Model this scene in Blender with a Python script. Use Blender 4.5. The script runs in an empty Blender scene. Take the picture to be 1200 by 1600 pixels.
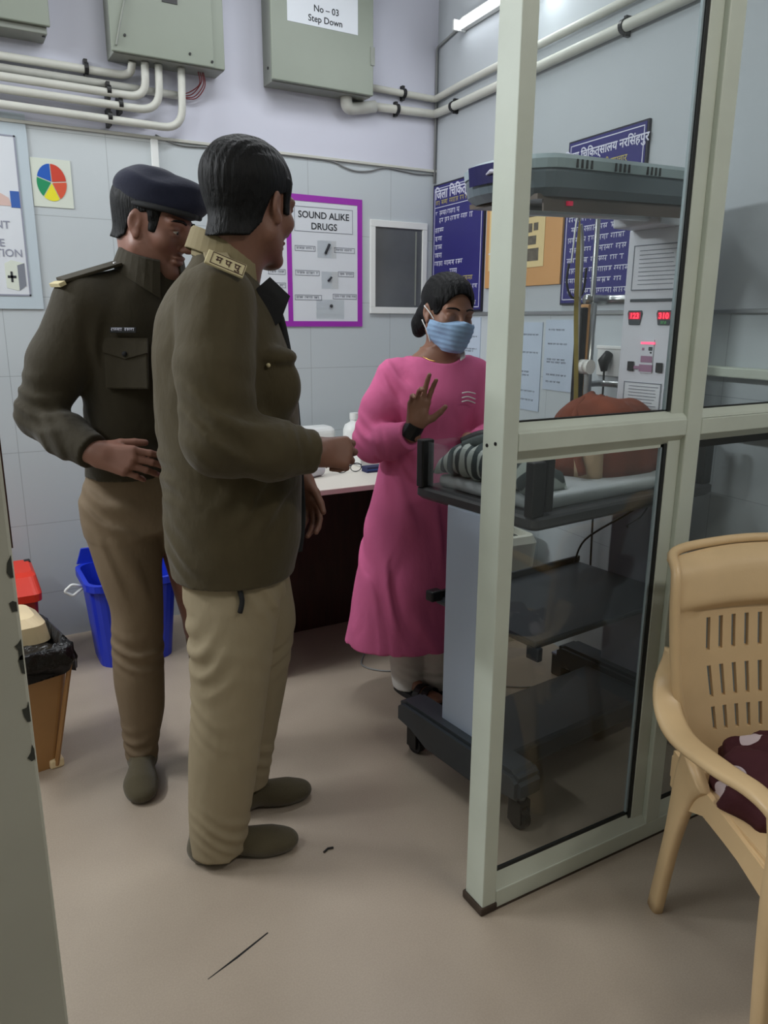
import bpy, bmesh, math, random
import numpy as np
from mathutils import Vector, Matrix, Euler, noise as mnoise

C = bpy.context.scene
COL = C.collection
random.seed(7)

# ------------------------------------------------------------------ camera, world, lights, exposure
PITCH, ROLL, YAW = math.radians(14.2), math.radians(0.34), math.radians(30.0)
fw = Vector((math.sin(YAW) * math.cos(PITCH), math.cos(YAW) * math.cos(PITCH), -math.sin(PITCH)))
rt = Vector((math.cos(YAW), -math.sin(YAW), 0))
upv = rt.cross(fw)
r2 = rt * math.cos(ROLL) + upv * math.sin(ROLL)
u2 = r2.cross(fw)
cam_d = bpy.data.cameras.new('camera')
cam_d.sensor_fit = 'HORIZONTAL'
cam_d.sensor_width = 36.0
cam_d.lens = 36.0 * 1185.0 / 1200.0
cam_d.clip_start = 0.05
cam = bpy.data.objects.new('camera', cam_d)
COL.objects.link(cam)
M3 = Matrix((r2, u2, -fw)).transposed()
cam.matrix_world = Matrix.Translation((0, 0, 1.38)) @ M3.to_4x4()
C.camera = cam

C.view_settings.view_transform = 'Standard'
C.view_settings.look = 'None'
C.view_settings.gamma = 1.0
C.view_settings.use_curve_mapping = False
C.view_settings.exposure = 0.0

w = bpy.data.worlds.new('world')
C.world = w
w.use_nodes = True
w.node_tree.nodes['Background'].inputs[0].default_value = (0.75, 0.82, 1.0, 1)
w.node_tree.nodes['Background'].inputs[1].default_value = 0.02


def area(name, loc, target, sx, sy, power, colr):
    l = bpy.data.lights.new(name, 'AREA')
    l.shape = 'RECTANGLE'
    l.size, l.size_y = sx, sy
    l.energy = power
    l.color = colr
    o = bpy.data.objects.new(name, l)
    COL.objects.link(o)
    o.location = loc
    d = Vector(target) - Vector(loc)
    o.rotation_euler = d.to_track_quat('-Z', 'Y').to_euler()
    return o


# the room's fluorescent tubes: one on the far left, one on the right wall, one behind the camera; plus an added fill at near left
KEY = area('tube_light_left', (-1.35, 2.75, 2.62), (0.6, 2.3, 0.9), 0.9, 0.12, 45, (0.93, 0.97, 1.0))
RGT = area('tube_light_right', (2.14, 2.55, 2.66), (1.1, 2.6, 1.0), 0.08, 1.2, 8, (0.93, 0.96, 1.0))
TOP = area('tube_light_ceiling', (0.95, 2.45, 3.02), (1.0, 2.35, 0.0), 1.2, 0.12, 13, (0.93, 0.97, 1.0))
KEY2 = area('fill_light_near', (-1.40, 1.25, 2.66), (0.9, 1.35, 0.6), 0.9, 0.12, 15, (0.93, 0.98, 1.0))  # unseen fill added to brighten the post's left face and the mid floor
BCK = area('tube_light_back', (1.60, -0.55, 2.95), (1.55, 0.8, 0.0), 1.2, 0.12, 22, (1.0, 0.96, 0.90))


# ------------------------------------------------------------------ materials
def lin(c):
    return tuple(((v / 255.0) / 12.92) if v / 255.0 <= 0.04045 else (((v / 255.0) + 0.055) / 1.055) ** 2.4 for v in c)


def mat(name, rgb, rough=0.6, metal=0.0, bump=0.0, bscale=60.0, var=0.0, vscale=6.0, spec=0.5, emit=None, estr=0.0, sheen=0.0, stretch=None, bdist=0.003):
    m = bpy.data.materials.new(name)
    m.use_nodes = True
    nt = m.node_tree
    b = nt.nodes['Principled BSDF']
    c = lin(rgb)
    b.inputs['Base Color'].default_value = (*c, 1)
    b.inputs['Roughness'].default_value = rough
    b.inputs['Metallic'].default_value = metal
    b.inputs['Specular IOR Level'].default_value = spec
    if sheen:
        b.inputs['Sheen Weight'].default_value = sheen
    if emit:
        b.inputs['Emission Color'].default_value = (*lin(emit), 1)
        b.inputs['Emission Strength'].default_value = estr
    if bump or var:
        tc = nt.nodes.new('ShaderNodeTexCoord')
        src = tc.outputs['Object']
        if stretch:
            mp = nt.nodes.new('ShaderNodeMapping')
            mp.inputs['Scale'].default_value = stretch
            nt.links.new(src, mp.inputs[0])
            src = mp.outputs[0]
    if var:
        n = nt.nodes.new('ShaderNodeTexNoise')
        n.inputs['Scale'].default_value = vscale
        n.inputs['Detail'].default_value = 5
        nt.links.new(src, n.inputs['Vector'])
        r = nt.nodes.new('ShaderNodeValToRGB')
        r.color_ramp.elements[0].position = 0.3
        r.color_ramp.elements[1].position = 0.7
        r.color_ramp.elements[0].color = (*[max(0, v * (1 - var)) for v in c], 1)
        r.color_ramp.elements[1].color = (*[min(1, v * (1 + var)) for v in c], 1)
        nt.links.new(n.outputs['Fac'], r.inputs['Fac'])
        nt.links.new(r.outputs['Color'], b.inputs['Base Color'])
    if bump:
        n = nt.nodes.new('ShaderNodeTexNoise')
        n.inputs['Scale'].default_value = bscale
        n.inputs['Detail'].default_value = 4
        nt.links.new(src, n.inputs['Vector'])
        bp = nt.nodes.new('ShaderNodeBump')
        bp.inputs['Strength'].default_value = bump
        bp.inputs['Distance'].default_value = bdist
        nt.links.new(n.outputs['Fac'], bp.inputs['Height'])
        nt.links.new(bp.outputs['Normal'], b.inputs['Normal'])
    return m


def glass_mat(name, tint=(0.93, 0.95, 0.94), refl=1.0, ior=1.5):
    m = bpy.data.materials.new(name)
    m.use_nodes = True
    nt = m.node_tree
    for n in list(nt.nodes):
        nt.nodes.remove(n)
    out = nt.nodes.new('ShaderNodeOutputMaterial')
    tr = nt.nodes.new('ShaderNodeBsdfTransparent')
    tr.inputs[0].default_value = (*tint, 1)
    gl = nt.nodes.new('ShaderNodeBsdfGlossy')
    gl.inputs['Roughness'].default_value = 0.02
    gl.inputs['Color'].default_value = (refl, refl, refl, 1)
    lw = nt.nodes.new('ShaderNodeLayerWeight')
    lw.inputs['Blend'].default_value = 0.5
    pw = nt.nodes.new('ShaderNodeMath')
    pw.operation = 'POWER'
    pw.inputs[1].default_value = 4.0
    nt.links.new(lw.outputs['Facing'], pw.inputs[0])
    fr = nt.nodes.new('ShaderNodeMath')
    fr.operation = 'MULTIPLY_ADD'
    fr.inputs[1].default_value = 0.5
    fr.inputs[2].default_value = 0.035
    nt.links.new(pw.outputs[0], fr.inputs[0])
    mx = nt.nodes.new('ShaderNodeMixShader')
    nt.links.new(fr.outputs[0], mx.inputs[0])
    nt.links.new(tr.outputs[0], mx.inputs[1])
    nt.links.new(gl.outputs[0], mx.inputs[2])
    nt.links.new(mx.outputs[0], out.inputs[0])
    return m


def wall_tile_mat(name, tile_top, upper, tile, tw, th, ox, oz, grout=(156, 162, 166), axis='X'):
    """painted plaster above tile_top, glossy white wall tiles with fine joints below"""
    m = bpy.data.materials.new(name)
    m.use_nodes = True
    nt = m.node_tree
    b = nt.nodes['Principled BSDF']
    tc = nt.nodes.new('ShaderNodeTexCoord')
    sep = nt.nodes.new('ShaderNodeSeparateXYZ')
    nt.links.new(tc.outputs['Object'], sep.inputs[0])

    def mth(op, a, bb=None):
        n = nt.nodes.new('ShaderNodeMath')
        n.operation = op
        for i, v in enumerate((a, bb)):
            if v is None:
                continue
            if isinstance(v, (int, float)):
                n.inputs[i].default_value = v
            else:
                nt.links.new(v, n.inputs[i])
        return n.outputs[0]

    def joint(coord, off, size):
        t = mth('FRACT', mth('DIVIDE', mth('SUBTRACT', coord, off), size))
        t = mth('ABSOLUTE', mth('SUBTRACT', t, 0.5))
        return mth('GREATER_THAN', t, 0.5 - 0.0013 / size)

    jx = joint(sep.outputs[axis], ox, tw)
    jz = joint(sep.outputs['Z'], oz, th)
    j = mth('MAXIMUM', jx, jz)
    is_tile = mth('LESS_THAN', sep.outputs['Z'], tile_top)
    n = nt.nodes.new('ShaderNodeTexNoise')
    n.inputs['Scale'].default_value = 3.0
    n.inputs['Detail'].default_value = 6
    nt.links.new(tc.outputs['Object'], n.inputs['Vector'])

    def mixc(f, a, bcol):
        x = nt.nodes.new('ShaderNodeMix')
        x.data_type = 'RGBA'
        for sock, v in ((x.inputs[0], f), (x.inputs[6], a), (x.inputs[7], bcol)):
            if isinstance(v, tuple):
                sock.default_value = (*lin(v), 1)
            elif isinstance(v, (int, float)):
                sock.default_value = v
            else:
                nt.links.new(v, sock)
        return x.outputs[2]
    up2 = tuple(int(v * 0.965) for v in upper)
    ucol = mixc(n.outputs['Fac'], upper, up2)
    tcol = mixc(j, tile, grout)
    cc = mixc(is_tile, ucol, tcol)
    nt.links.new(cc, b.inputs['Base Color'])
    ro = nt.nodes.new('ShaderNodeMix')
    ro.inputs[2].default_value = 0.75
    ro.inputs[3].default_value = 0.28
    nt.links.new(is_tile, ro.inputs[0])
    nt.links.new(ro.outputs[0], b.inputs['Roughness'])
    bp = nt.nodes.new('ShaderNodeBump')
    bp.inputs['Strength'].default_value = 0.25
    bp.inputs['Distance'].default_value = 0.002
    bp.invert = True
    nt.links.new(mth('MULTIPLY', j, is_tile), bp.inputs['Height'])
    nt.links.new(bp.outputs['Normal'], b.inputs['Normal'])
    return m


def floor_mat():
    m = bpy.data.materials.new('vinyl_floor')
    m.use_nodes = True
    nt = m.node_tree
    b = nt.nodes['Principled BSDF']
    tc = nt.nodes.new('ShaderNodeTexCoord')
    n1 = nt.nodes.new('ShaderNodeTexNoise')
    n1.inputs['Scale'].default_value = 1.6
    n1.inputs['Detail'].default_value = 6
    n2 = nt.nodes.new('ShaderNodeTexNoise')
    n2.inputs['Scale'].default_value = 240
    n2.inputs['Detail'].default_value = 2
    r1 = nt.nodes.new('ShaderNodeValToRGB')
    r1.color_ramp.elements[0].position = 0.32
    r1.color_ramp.elements[1].position = 0.68
    r1.color_ramp.elements[0].color = (*lin((160, 146, 131)), 1)
    r1.color_ramp.elements[1].color = (*lin((176, 162, 146)), 1)
    r2_ = nt.nodes.new('ShaderNodeValToRGB')
    r2_.color_ramp.elements[0].position = 0.38
    r2_.color_ramp.elements[1].position = 0.62
    r2_.color_ramp.elements[0].color = (0.93, 0.93, 0.93, 1)
    r2_.color_ramp.elements[1].color = (1, 1, 1, 1)
    mx = nt.nodes.new('ShaderNodeMix')
    mx.data_type = 'RGBA'
    mx.blend_type = 'MULTIPLY'
    mx.inputs[0].default_value = 1.0
    for n in (n1, n2):
        nt.links.new(tc.outputs['Object'], n.inputs['Vector'])
    nt.links.new(n1.outputs['Fac'], r1.inputs['Fac'])
    nt.links.new(n2.outputs['Fac'], r2_.inputs['Fac'])
    nt.links.new(r1.outputs['Color'], mx.inputs[6])
    nt.links.new(r2_.outputs['Color'], mx.inputs[7])
    nt.links.new(mx.outputs[2], b.inputs['Base Color'])
    rr = nt.nodes.new('ShaderNodeMapRange')
    rr.inputs['To Min'].default_value = 0.30
    rr.inputs['To Max'].default_value = 0.48
    nt.links.new(n1.outputs['Fac'], rr.inputs[0])
    nt.links.new(rr.outputs[0], b.inputs['Roughness'])
    return m


MT = {
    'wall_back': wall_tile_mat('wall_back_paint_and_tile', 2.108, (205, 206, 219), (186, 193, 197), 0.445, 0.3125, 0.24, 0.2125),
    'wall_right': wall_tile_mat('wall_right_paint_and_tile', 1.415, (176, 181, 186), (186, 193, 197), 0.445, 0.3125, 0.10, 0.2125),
    'paint': mat('plain_wall_paint', (190, 188, 180), 0.8, var=0.03, vscale=2),
    'ceil': mat('ceiling_paint', (205, 205, 203), 0.9, var=0.02, vscale=2),
    'floor': floor_mat(),
    'alu': mat('cream_powder_coated_frame', (196, 203, 190), 0.42, var=0.04, vscale=9, bump=0.05, bscale=300),
    'gasket': mat('black_rubber_gasket', (24, 26, 24), 0.6),
    'grime': mat('brown_floor_grime', (62, 50, 40), 0.9, var=0.3, vscale=40),
    'glass': glass_mat('window_glass', (0.90, 0.92, 0.91)),
    'acrylic': glass_mat('clear_acrylic', (0.95, 0.96, 0.96), ior=1.45),
    'jamb': mat('grey_green_door_paint', (188, 188, 174), 0.55, var=0.05, vscale=5),
    'boxw': mat('cream_metal_enclosure', (132, 139, 127), 0.45, var=0.03, vscale=4),
    'boxg': mat('grey_enclosure_metal', (132, 136, 128), 0.5),  # plain grey metal for box bodies, latches and the window handle
    'pipe': mat('ivory_pvc_conduit', (190, 190, 182), 0.45, var=0.05, vscale=12),
    'black': mat('black_plastic', (18, 18, 19), 0.45),
    'wire': mat('grey_cable', (130, 132, 132), 0.6),
    'redwire': mat('red_cable', (120, 40, 45), 0.6),
    'white': mat('white_plastic', (222, 224, 222), 0.4),
    'paper': mat('white_paper', (208, 212, 218), 0.75),
    'paperb': mat('bluish_paper', (180, 192, 208), 0.7, var=0.05, vscale=5),
    'ink': mat('black_print', (40, 42, 48), 0.8),
    'inkg': mat('grey_print', (120, 124, 134), 0.8),
    'magenta': mat('magenta_tape', (150, 40, 165), 0.45),
    'navy': mat('navy_sign_face', (40, 36, 108), 0.5, var=0.08, vscale=3),
    'navyd': mat('sign_edge_dark', (24, 22, 40), 0.5),
    'signw': mat('sign_white_paint', (205, 205, 222), 0.6),
    'signy': mat('sign_yellow_paint', (172, 160, 96), 0.6),
    'orange': mat('tan_notice_board', (196, 146, 92), 0.6, var=0.05, vscale=3),
    'yphoto': mat('yellowed_photo_sheet', (214, 192, 140), 0.6, var=0.06, vscale=6),
    'photo': mat('dark_small_photo', (92, 84, 72), 0.6, var=0.4, vscale=40),
    'winpane': mat('dark_window_pane', (92, 95, 97), 0.25, var=0.2, vscale=3),
    'lampw': mat('glowing_tube', (255, 255, 255), 0.4, emit=(245, 250, 255), estr=9.0),
    'batten': mat('lamp_batten', (215, 216, 214), 0.5),
    'blue': mat('blue_plastic', (26, 52, 190), 0.38, var=0.06, vscale=4),
    'red': mat('red_plastic', (214, 48, 26), 0.38, var=0.05, vscale=5),
    'redd': mat('red_bin_body', (150, 30, 20), 0.42),
    'tan': mat('tan_plastic', (158, 116, 70), 0.45, var=0.07, vscale=5),
    'tanl': mat('pale_tan_lid', (226, 204, 164), 0.45),
    'bag': mat('black_bin_bag', (14, 12, 13), 0.28, bump=0.6, bscale=30, bdist=0.02),
    'chair': mat('tan_moulded_plastic', (214, 184, 140), 0.4, var=0.07, vscale=7, bump=0.05, bscale=200),
    'maroon': mat('maroon_printed_cloth', (62, 14, 24), 0.85, bump=0.4, bscale=90),
    'cloth_white': mat('white_cloth_spots', (190, 178, 180), 0.85),
    'desk_top': mat('white_laminate', (224, 218, 206), 0.35),
    'wood': mat('dark_brown_wood', (58, 30, 22), 0.4, var=0.25, vscale=5, stretch=(8, 8, 1)),
    'steel': mat('brushed_steel', (176, 178, 178), 0.3, metal=0.9),
    'dgrey': mat('dark_grey_moulding', (56, 62, 68), 0.42, var=0.06, vscale=8),
    'mgrey': mat('canopy_grey', (92, 104, 112), 0.42),
    'lgrey': mat('canopy_top_grey', (152, 168, 174), 0.42),
    'panelw': mat('pale_control_panel', (204, 206, 214), 0.45),
    'leg_blue': mat('blue_grey_leg_panel', (190, 204, 226), 0.42),
    'leg_grey': mat('slate_grey_column', (140, 143, 158), 0.42),
    'tray': mat('dark_bed_tray', (66, 66, 68), 0.4),
    'mattress': mat('white_sheet', (206, 210, 214), 0.8, bump=0.5, bscale=12, bdist=0.01),
    'reflector': mat('brown_heater_reflector', (96, 84, 76), 0.35, metal=0.3),
    'led': mat('red_digits', (255, 60, 70), 0.5, emit=(255, 40, 60), estr=3.2),
    'ledbg': mat('led_window_red', (120, 16, 40), 0.4, emit=(190, 10, 60), estr=0.55),
    'ledg': mat('green_digits', (80, 150, 90), 0.5, emit=(70, 150, 80), estr=0.35),
    'mauve': mat('mauve_keypad', (150, 112, 138), 0.5),
    'pink_led': mat('pink_led_bar', (255, 110, 140), 0.5, emit=(255, 80, 120), estr=1.3),
    'tape': mat('yellow_measuring_tape', (186, 172, 96), 0.5, var=0.08, vscale=20),
    'tube_clear': mat('greyish_tubing', (170, 172, 174), 0.3),
    'brown_cloth': mat('rust_brown_blanket', (122, 58, 34), 0.95, bump=0.8, bscale=45, var=0.3, vscale=9),
    'brown_trim': mat('cream_blanket_patch', (190, 160, 128), 0.95, bump=0.4, bscale=60),
    'grey_cloth': mat('grey_towel_dark', (74, 82, 82), 0.95, bump=0.4, bscale=120),
    'khaki_tag': mat('tan_badge_cloth', (190, 178, 140), 0.8),
    'skin1': mat('brown_skin', (122, 84, 68), 0.5, var=0.05, vscale=25, bump=0.05, bscale=300),
    'skin2': mat('warm_brown_skin', (132, 92, 78), 0.5, var=0.05, vscale=25, bump=0.05, bscale=300),
    'skin3': mat('olive_brown_skin', (138, 98, 78), 0.5, var=0.05, vscale=25, bump=0.05, bscale=300),
    'hair': mat('black_hair', (7, 7, 8), 0.58, bump=0.8, bscale=140, stretch=(1, 1, 0.2), bdist=0.006, spec=0.22),
    'jacket': mat('olive_uniform_jacket', (62, 52, 26), 0.85, bump=0.6, bscale=15, bdist=0.012, var=0.07, vscale=8, sheen=0.1, stretch=(1, 1, 0.6)),
    'jacket2': mat('dark_olive_uniform_jersey', (46, 39, 22), 0.88, bump=0.6, bscale=15, bdist=0.012, var=0.07, vscale=8, sheen=0.08, stretch=(1, 1, 0.6)),
    'khaki_collar': mat('khaki_collar_cloth', (128, 116, 86), 0.85, bump=0.15, bscale=60),
    'lining': mat('black_jacket_lining', (16, 17, 20), 0.8),
    'trouser1': mat('beige_trousers', (142, 129, 104), 0.85, bump=0.55, bscale=12, bdist=0.012, stretch=(1, 1, 0.5), var=0.04, vscale=8),
    'trouser2': mat('brown_khaki_trousers', (112, 95, 74), 0.85, bump=0.55, bscale=12, bdist=0.012, stretch=(1, 1, 0.5), var=0.04, vscale=8),
    'sock': mat('olive_sock', (74, 66, 46), 0.95, bump=0.4, bscale=220, sheen=0.2),
    'beret': mat('navy_felt', (12, 17, 40), 0.95, bump=0.2, bscale=150, sheen=0.08),
    'kurta': mat('pink_cotton', (206, 98, 144), 0.85, bump=0.6, bscale=12, bdist=0.012, var=0.05, vscale=7, stretch=(1, 1, 0.5)),
    'pants_w': mat('white_cotton', (196, 192, 186), 0.85, bump=0.3, bscale=18, bdist=0.006),
    'mask': mat('blue_surgical_mask', (150, 182, 216), 0.85, bump=0.5, bscale=14, stretch=(1, 1, 3), bdist=0.006),
    'gold': mat('gold_chain', (200, 160, 90), 0.3, metal=0.8),
    'eye': mat('eye_white', (170, 160, 150), 0.25),
    'iris': mat('dark_iris', (20, 12, 10), 0.2),
    'knob': mat('white_knob', (225, 225, 222), 0.4),
    'navy_box': mat('navy_carton', (26, 34, 78), 0.5),
    'pie_blue': mat('pie_blue', (22, 84, 176), 0.6), 'pie_red': mat('pie_red', (196, 60, 40), 0.6),
    'pie_orange': mat('pie_orange_red', (206, 82, 52), 0.6), 'pie_yellow': mat('pie_yellow', (226, 216, 40), 0.6),
    'pie_green': mat('pie_green', (20, 136, 88), 0.6), 'sticker': mat('pale_sticker', (206, 212, 200), 0.6),
    'skinpaint': mat('poster_skin_tone', (206, 178, 170), 0.7), 'posterblue': mat('poster_blue', (52, 92, 166), 0.7),
    'sticker_blue': mat('pale_laminate', (182, 194, 202), 0.45),
    'lining_red': mat('bin_dark_inner', (60, 62, 56), 0.6),
    'creambin': mat('cream_plastic_bin', (212, 212, 196), 0.42),
}


# ------------------------------------------------------------------ mesh helpers
def obj(name, bm, m, parent=None, loc=None, smooth=False, kind=None):
    me = bpy.data.meshes.new(name)
    if isinstance(bm, bmesh.types.BMesh):
        bm.to_mesh(me)
        bm.free()
    else:
        v, f = bm
        me.from_pydata([tuple(x) for x in v], [], [tuple(x) for x in f])
    if smooth:
        me.polygons.foreach_set('use_smooth', [True] * len(me.polygons))
        if smooth == 'auto':
            me.set_sharp_from_angle(angle=math.radians(38))
    me.materials.append(MT[m] if isinstance(m, str) else m)
    o = bpy.data.objects.new(name, me)
    COL.objects.link(o)
    if loc is not None:
        o.location = loc
    if parent is not None:
        o.parent = parent
    if kind:
        o['kind'] = kind
    return o


def thing(name, label, cat, loc=(0, 0, 0), rotz=0.0, group=None):
    o = bpy.data.objects.new(name, None)
    COL.objects.link(o)
    o.empty_display_size = 0.1
    o.location = loc
    o.rotation_euler = (0, 0, rotz)
    return tag(o, label, cat, group)


def tag(o, label, cat, group=None):
    o['label'] = label
    o['category'] = cat
    if group:
        o['group'] = group
    return o


def box(bm, x0, x1, y0, y1, z0, z1, bev=0.0, seg=2):
    r = bmesh.ops.create_cube(bm, size=1.0)
    vs = r['verts']
    for v in vs:
        v.co = Vector(((x0 + x1) / 2 + v.co.x * (x1 - x0), (y0 + y1) / 2 + v.co.y * (y1 - y0), (z0 + z1) / 2 + v.co.z * (z1 - z0)))
    if bev > 0:
        es = list({e for v in vs for e in v.link_edges})
        bmesh.ops.bevel(bm, geom=es, offset=bev, segments=seg, affect='EDGES', profile=0.5)
    return bm


def nbox(*a, **k):
    return box(bmesh.new(), *a, **k)


def cyl(bm, a, b, ra, rb=None, n=16, caps=True):
    a, b = Vector(a), Vector(b)
    rb = ra if rb is None else rb
    d = b - a
    q = d.to_track_quat('Z', 'Y').to_matrix().to_4x4()
    bmesh.ops.create_cone(bm, cap_ends=caps, segments=n, radius1=ra, radius2=rb, depth=d.length, matrix=Matrix.Translation((a + b) / 2) @ q)
    return bm


def ncyl(*a, **k):
    return cyl(bmesh.new(), *a, **k)


def ball(bm, c, r, sc=(1, 1, 1), n=16):
    bmesh.ops.create_uvsphere(bm, u_segments=n, v_segments=max(6, n // 2), radius=r, matrix=Matrix.Translation(c) @ Matrix.Diagonal((*sc, 1)))
    return bm


def smooth_path(pts, sub=6):
    P = [Vector(p) for p in pts]
    out = []
    for i in range(len(P) - 1):
        p0 = P[max(i - 1, 0)]; p1 = P[i]; p2 = P[i + 1]; p3 = P[min(i + 2, len(P) - 1)]
        for k in range(sub):
            t = k / sub
            out.append(0.5 * ((2 * p1) + (-p0 + p2) * t + (2 * p0 - 5 * p1 + 4 * p2 - p3) * t * t + (-p0 + 3 * p1 - 3 * p2 + p3) * t ** 3))
    out.append(P[-1])
    return out


def round_path(pts, r, n=6):
    """polyline with its corners rounded to radius r"""
    P = [Vector(p) for p in pts]
    out = [P[0]]
    for i in range(1, len(P) - 1):
        a = (P[i - 1] - P[i]); b = (P[i + 1] - P[i])
        ra = min(r, a.length * 0.49); rb = min(r, b.length * 0.49)
        s = P[i] + a.normalized() * ra; e = P[i] + b.normalized() * rb
        for k in range(n + 1):
            t = k / n
            out.append(s * (1 - t) ** 2 + P[i] * 2 * t * (1 - t) + e * t * t)
    out.append(P[-1])
    return out


def tube(bm, path, r, n=10, flat=1.0, up=None, radii=None):
    P = [Vector(p) for p in path]
    rings = []
    prev = None
    for i, p in enumerate(P):
        d = (P[min(i + 1, len(P) - 1)] - P[max(i - 1, 0)]).normalized()
        if prev is None:
            ref = Vector(up) if up else (Vector((0, 0, 1)) if abs(d.z) < 0.9 else Vector((1, 0, 0)))
            s = d.cross(ref).normalized()
        else:
            s = (prev - d * prev.dot(d)).normalized()
        prev = s
        t = s.cross(d)
        rr = radii[i] if radii else r
        rings.append([bm.verts.new(p + s * (rr * math.cos(2 * math.pi * k / n)) + t * (rr * flat * math.sin(2 * math.pi * k / n))) for k in range(n)])
    for a, b in zip(rings, rings[1:]):
        for k in range(n):
            bm.faces.new((a[k], a[(k + 1) % n], b[(k + 1) % n], b[k]))
    bm.faces.new(list(reversed(rings[0])))
    bm.faces.new(rings[-1])
    bmesh.ops.recalc_face_normals(bm, faces=bm.faces)
    return bm


def ntube(*a, **k):
    return tube(bmesh.new(), *a, **k)


def prism(bm, poly, axis, a0, a1):
    """polygon (list of 2-d points) swept along an axis from a0 to a1"""
    def P(p, a):
        if axis == 'X':
            return (a, p[0], p[1])
        if axis == 'Y':
            return (p[0], a, p[1])
        return (p[0], p[1], a)
    A = [bm.verts.new(P(p, a0)) for p in poly]
    B = [bm.verts.new(P(p, a1)) for p in poly]
    n = len(poly)
    for i in range(n):
        bm.faces.new((A[i], A[(i + 1) % n], B[(i + 1) % n], B[i]))
    bm.faces.new(A)
    bm.faces.new(B)
    bmesh.ops.recalc_face_normals(bm, faces=bm.faces)
    return bm


def loft_rings(bm, rings, close_first=True, close_last=True):
    R = [[bm.verts.new(p) for p in r] for r in rings]
    n = len(R[0])
    for a, b in zip(R, R[1:]):
        for k in range(n):
            bm.faces.new((a[k], a[(k + 1) % n], b[(k + 1) % n], b[k]))
    if close_first:
        bm.faces.new(R[0])
    if close_last:
        bm.faces.new(R[-1])
    bmesh.ops.recalc_face_normals(bm, faces=bm.faces)
    return bm


def rrect(cx, cy, hx, hy, r, z, n=5):
    pts = []
    for (sx, sy, a0) in ((1, 1, 0), (-1, 1, 90), (-1, -1, 180), (1, -1, 270)):
        for k in range(n + 1):
            a = math.radians(a0 + 90 * k / n)
            pts.append((cx + sx * (hx - r) + r * math.cos(a), cy + sy * (hy - r) + r * math.sin(a), z))
    return pts


def lettering(name, items, m, parent, y=-0.0, bold=0.0, rot=None, loc=None):
    """items: (text, size, x, z, align) written on the local XZ plane, read from -Y"""
    bm = bmesh.new()
    for (s, size, x, z, al) in items:
        cu = bpy.data.curves.new('text', 'FONT')
        cu.body = s
        cu.size = size
        cu.extrude = 0.0004
        cu.offset = bold * size
        cu.align_x = al
        cu.resolution_u = 3
        t = bpy.data.objects.new('text', cu)
        COL.objects.link(t)
        dg = bpy.context.evaluated_depsgraph_get()
        dg.update()
        me = bpy.data.meshes.new_from_object(t.evaluated_get(dg))
        me.transform(Matrix.Translation((x, y, z)) @ Matrix.Rotation(math.pi / 2, 4, 'X'))
        bm.from_mesh(me)
        bpy.data.objects.remove(t)
        bpy.data.curves.remove(cu)
        bpy.data.meshes.remove(me)
    o = obj(name, bm, m, parent)
    if loc is not None:
        o.location = loc
    if rot is not None:
        o.rotation_euler = rot
    return o


def script_rows(bm, rows, y, rng):
    """rows of small hanging-bar strokes like distant handwriting: (x0, x1, z, h)"""
    for (x0, x1, z, h) in rows:
        x = x0
        while x < x1 - h * 0.5:
            wl = min(h * rng.uniform(1.6, 4.2), x1 - x)
            box(bm, x, x + wl, y - 0.0005, y + 0.0005, z + h * 0.36, z + h * 0.5)
            n = max(1, int(wl / (h * 0.55)))
            for k in range(n):
                xx = x + wl * (k + rng.uniform(0.3, 0.8)) / n
                box(bm, xx - h * 0.07, xx + h * 0.07, y - 0.0005, y + 0.0005, z - h * rng.uniform(0.2, 0.5), z + h * 0.4)
                if rng.random() < 0.7:
                    box(bm, xx - h * 0.28, xx, y - 0.0005, y + 0.0005, z - h * rng.uniform(0.02, 0.2), z + h * 0.06)
            x += wl + h * rng.uniform(0.45, 0.8)
    return bm


# ------------------------------------------------------------------ the room
WY = 3.45                      # back wall
CX, CY = 2.28, 3.45            # far right corner
RD = Vector((-0.0686, -0.9976, 0))   # along the right wall, from the corner towards the camera
RN = Vector((-0.9976, 0.0686, 0))    # out of the right wall, into the room
RROT = math.atan2(RD.y, RD.x)


def rw(s, z, out=0.0):
    p = Vector((CX, CY, 0)) + RD * s + RN * out
    return (p.x, p.y, z)


obj('floor', nbox(-1.75, 2.6, -2.1, 3.6, -0.1, 0.0), 'floor', kind='structure')
obj('ceiling', nbox(-1.75, 2.6, -2.1, 3.6, 3.05, 3.15), 'ceil', kind='structure')
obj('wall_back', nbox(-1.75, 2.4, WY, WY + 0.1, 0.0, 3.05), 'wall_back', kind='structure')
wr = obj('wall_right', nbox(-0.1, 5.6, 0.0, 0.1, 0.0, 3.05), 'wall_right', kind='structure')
wr.location = (CX, CY, 0)
wr.rotation_euler = (0, 0, RROT)
obj('wall_left', nbox(-1.75, -1.65, -2.1, WY, 0.0, 3.05), 'paint', kind='structure')
obj('wall_front', nbox(-1.65, 2.4, -2.1, -2.0, 0.0, 3.05), 'paint', kind='structure')
obj('trim_1', nbox(-1.65, 2.28, WY - 0.012, WY, 2.100, 2.112, bev=0.002), 'pipe', kind='structure')
t2 = obj('trim_2', nbox(0.02, 2.2, -0.014, 0.0, 1.405, 1.42, bev=0.003), 'steel', loc=(CX, CY, 0), kind='structure')
t2.rotation_euler = (0, 0, RROT)
t3 = obj('trim_3', nbox(1.60, 2.22, -0.05, 0.0, 1.215, 1.245, bev=0.004), 'alu', loc=(CX, CY, 0), kind='structure')
t3.rotation_euler = (0, 0, RROT)
obj('trim_4', nbox(0.862, 0.892, WY - 0.016, WY, 1.2, 2.10, bev=0.003), 'white', kind='structure')
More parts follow.
